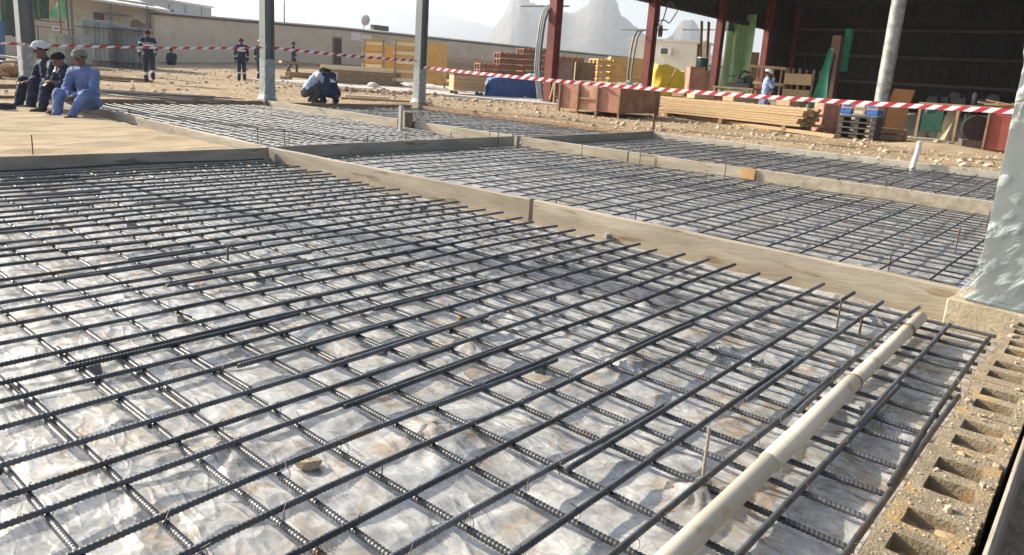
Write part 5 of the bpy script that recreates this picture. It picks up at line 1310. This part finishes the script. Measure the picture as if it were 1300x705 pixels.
# boxes on black pallets, bent plywood
a, b = at_depth(1060, 21), at_depth(1108, 20.4); az = math.atan2(b.y - a.y, b.x - a.x); w = math.hypot(b.x - a.x, b.y - a.y)
t = thing('pallet', 'black plastic pallets stacked under blue cartons beside the grey round post', 'pallet', a, az)
for k in range(4):
    MB().box((w / 2, .45, .16 + .155 * k), (w, .9, .04)).build('deck', M_dark_and_shadow, t)
    for x in (.08, w / 2, w - .08): MB().box((x, .45, .08 + .155 * k), (.12, .85, .11)).build('foot', M_dark_and_shadow, t)
M_bcart = mat('blue_print_carton', (.03, .13, .42), (.06, .20, .52), rough=.5, scale=2, bump=0); M_pcart = mat('pink_print_carton', (.50, .27, .25), (.58, .38, .33), rough=.5, scale=2, bump=0)
r = random.Random(3); k = 0
for j in range(2):
    for i in range(3):
        mm = (M_bcart, M_wood, M_bcart, M_pcart, M_wood, M_pcart)[k]; k += 1
        ct = thing('carton', ('blue carton stacked on the black pallets', 'tan carton stacked on the black pallets', 'blue carton stacked on the black pallets', 'pink carton on top of the blue and tan cartons', 'tan carton on top of the other cartons', 'pink carton on top of the blue and tan cartons')[k - 1], 'carton', a + Vector((math.cos(az) * w * (i + .5) / 3, math.sin(az) * w * (i + .5) / 3, .67 + .17 * j)) + Vector((-math.sin(az), math.cos(az), 0)) * .4, az + r.uniform(-.08, .08), 'cartons on the black pallets')
        MB().box((0, 0, .08), (w / 3 - .03, .6, .155)).build('box_body', mm, ct, bevel=.004); MB().box((0, -.304, .08), (w / 3 - .12, .006, .07)).build('label_panel', M_white_and_lit if i % 2 else M_bcart, ct)
p = at_depth(1134, 21.5); mb = MB()
mb.grid(lambda s, q: ((s - .5) * .62 + .10 * q * q, .10 * math.sin(q * 2.6), .25 + 1.2 * q), 8, 14); mb.grid(lambda s, q: ((.5 - s) * .62 + .10 * q * q, .10 * math.sin(q * 2.6) + .03, .25 + 1.2 * q), 8, 14)
mb.add([(-.31 + .10, .05, 1.45), (.41, .05, 1.45), (.41, .08, 1.47), (-.21, .08, 1.47)], [(0, 1, 2, 3)])
o = mb.build('bent_plywood', mat('orange_ply', (.46, .22, .075), (.54, .29, .12), rough=.65, scale=3), None, p, (0, 0, -.85)); tag(o, 'orange plywood sheet standing bowed next to the grey round post', 'plywood')
crate('low dark crate holding up the bowed orange plywood', 1112, 1150, 21.2, .42, M_wood_d, 'crate', .7, 2)
# long bench at right, pale leaning board, red box
a, b = at_depth(1158, 22.6), at_depth(1262, 21.0); az = math.atan2(b.y - a.y, b.x - a.x); w = math.hypot(b.x - a.x, b.y - a.y)
t = thing('work_bench', 'long cluttered bench with a green front panel behind the pale leaning board', 'bench', a, az)
MB().box((w / 2, .5, 1.10), (w, 1.0, .06)).build('bench_top', M_wood_d, t); MB().box((w * .17, .06, .62), (w * .32, .04, .7)).build('front_panel', mat('bottle_green_panel', (.01, .06, .042), (.015, .08, .055), rough=.5), t)
for x in (.06, w * .5, w - .06):
    for y in (.06, .94): MB().bar((x, y, 0), (x, y, 1.07), .08, .08).build('leg', M_wood_d, t)
r = random.Random(17)
for i in range(7):
    pos = a + Vector((math.cos(az), math.sin(az), 0)) * w * (.1 + .12 * i) + Vector((-math.sin(az), math.cos(az), 0)) * r.uniform(.3, .7) + Vector((0, 0, 1.131))
    tt = thing('tool_box', ('black machine part on the long bench above the green panel', 'dark tool case on the long bench', 'dark drum-shaped part on the long bench', 'dark tool case on the long bench', 'tall dark can on the long bench', 'dark tool case on the long bench', 'dark drum-shaped part on the long bench')[i], 'tool', pos, az, 'tools on the long bench')
    if i in (2, 6): MB().tube([(0, -.12, .18), (0, .12, .18)], .18, 14).build('drum', M_iron, tt)
    elif i == 4: MB().tube([(0, 0, 0), (0, 0, .3), (0, 0, .38)], [.07, .07, .03], 10).build('can', M_galv, tt)
    else: MB().box((0, 0, .1), (.34, .25, .2), None, 0, .85).build('case', M_iron, tt, bevel=.02)
    MB().tube([(-.08, 0, .2), (-.05, 0, .27), (.05, 0, .27), (.08, 0, .2)], .015, 6).build('handle', M_iron, tt)
mb = MB(); c0 = a + Vector((math.cos(az), math.sin(az), 0)) * w * .12 - Vector((-math.sin(az), math.cos(az), 0)) * .06
for k in range(4): mb.tube([c0 + Vector((.06 * k, -.05 * k, 1.08)), c0 + Vector((.04 + .06 * k, -.06 * k, .92)), c0 + Vector((.12 + .06 * k, -.08 * k, .80 + .03 * k)), c0 + Vector((.22 + .05 * k, -.14 * k, .9))], .018, 6)
o = mb.build('cable', MATS['pale_batten']); tag(o, 'pale cable loops hanging over the bottle-green bench panel', 'cable')
p0, p1 = on_ground(1188, 178), on_ground(1218, 184); az = math.atan2(p1.y - p0.y, p1.x - p0.x)
o = MB().box((.35, .12, .46), (.74, .05, .95), (-.22, 0, 0)).build('leaning_board', mat('beige_board', (.36, .31, .22), (.44, .385, .28), rough=.85, scale=4, spots=((.28, .22, .15), 3, .58)), None, p0, (0, 0, az), bevel=.004); tag(o, 'square beige board leaning against the long bench', 'board')
p = on_ground(1245, 193); t = thing('plywood_box', 'red-faced plywood box heaped with timber strips, partly behind the wrapped column', 'box', p, -HALF + .05)
MB().box((.85, .5, .56), (1.7, .98, .96)).build('side_panel', mat('crimson_plywood', (.27, .062, .045), (.35, .10, .07), rough=.7, scale=2, spots=((.40, .17, .11), 2, .58)), t, bevel=.01)
for x in (.02, .85, 1.68): MB().box((x, -.02, .52), (.05, .05, 1.04)).build('batten', M_wood_d, t)
MB().box((.85, .5, .04), (1.6, .8, .08)).build('skid', M_wood_d, t)
mb = MB(); r = random.Random(5)
for k in range(26): mb.box((.85 + r.uniform(-.7, .7), .5 + r.uniform(-.35, .35), 1.08 + r.uniform(0, .16)), (r.uniform(.4, 1.3), .05, .03), (r.uniform(-.1, .1), r.uniform(-.15, .15), r.uniform(-.5, .5)))
o = mb.build('timber_strips', M_wood, None, p, (0, 0, -HALF + .05)); o['kind'] = 'stuff'; tag(o, 'pale timber strips heaped on the crimson box', 'timber strips')
mb = MB(); r = random.Random(15)
mb.grid(lambda s, q: ((s - .5) * 3.2, (q - .5) * 1.3, .16 * math.sin(math.pi * q) * math.sin(math.pi * s) + .02 * mnoise.noise(Vector((s * 8, q * 5, 0))) - .01), 22, 12)
o = mb.build('sand_heap', M_sand, None, on_ground(1195, 190), (0, 0, -1.35)); tag(o, 'low spilled sand heap in front of the beige leaning board', 'sand')
t = thing('drum', 'dark rubber-wheeled drum between the beige board and the crimson box', 'drum', at_depth(1233, 20.3), .3)
MB().tube([(-.25, 0, .55), (.25, 0, .55)], .34, 18).build('drum_shell', M_iron, t); MB().box((0, 0, .12), (.7, .6, .22)).build('stand', M_dark_and_shadow, t)
o = MB().box((0, 0, .45), (1.0, .05, .9)).build('grey_panel', mat('grey_sheet', (.16, .165, .17), (.2, .205, .21), scale=3), None, at_depth(1240, 20.9), (0, 0, -.9)); tag(o, 'plain grey sheet behind the dark drum', 'sheet')
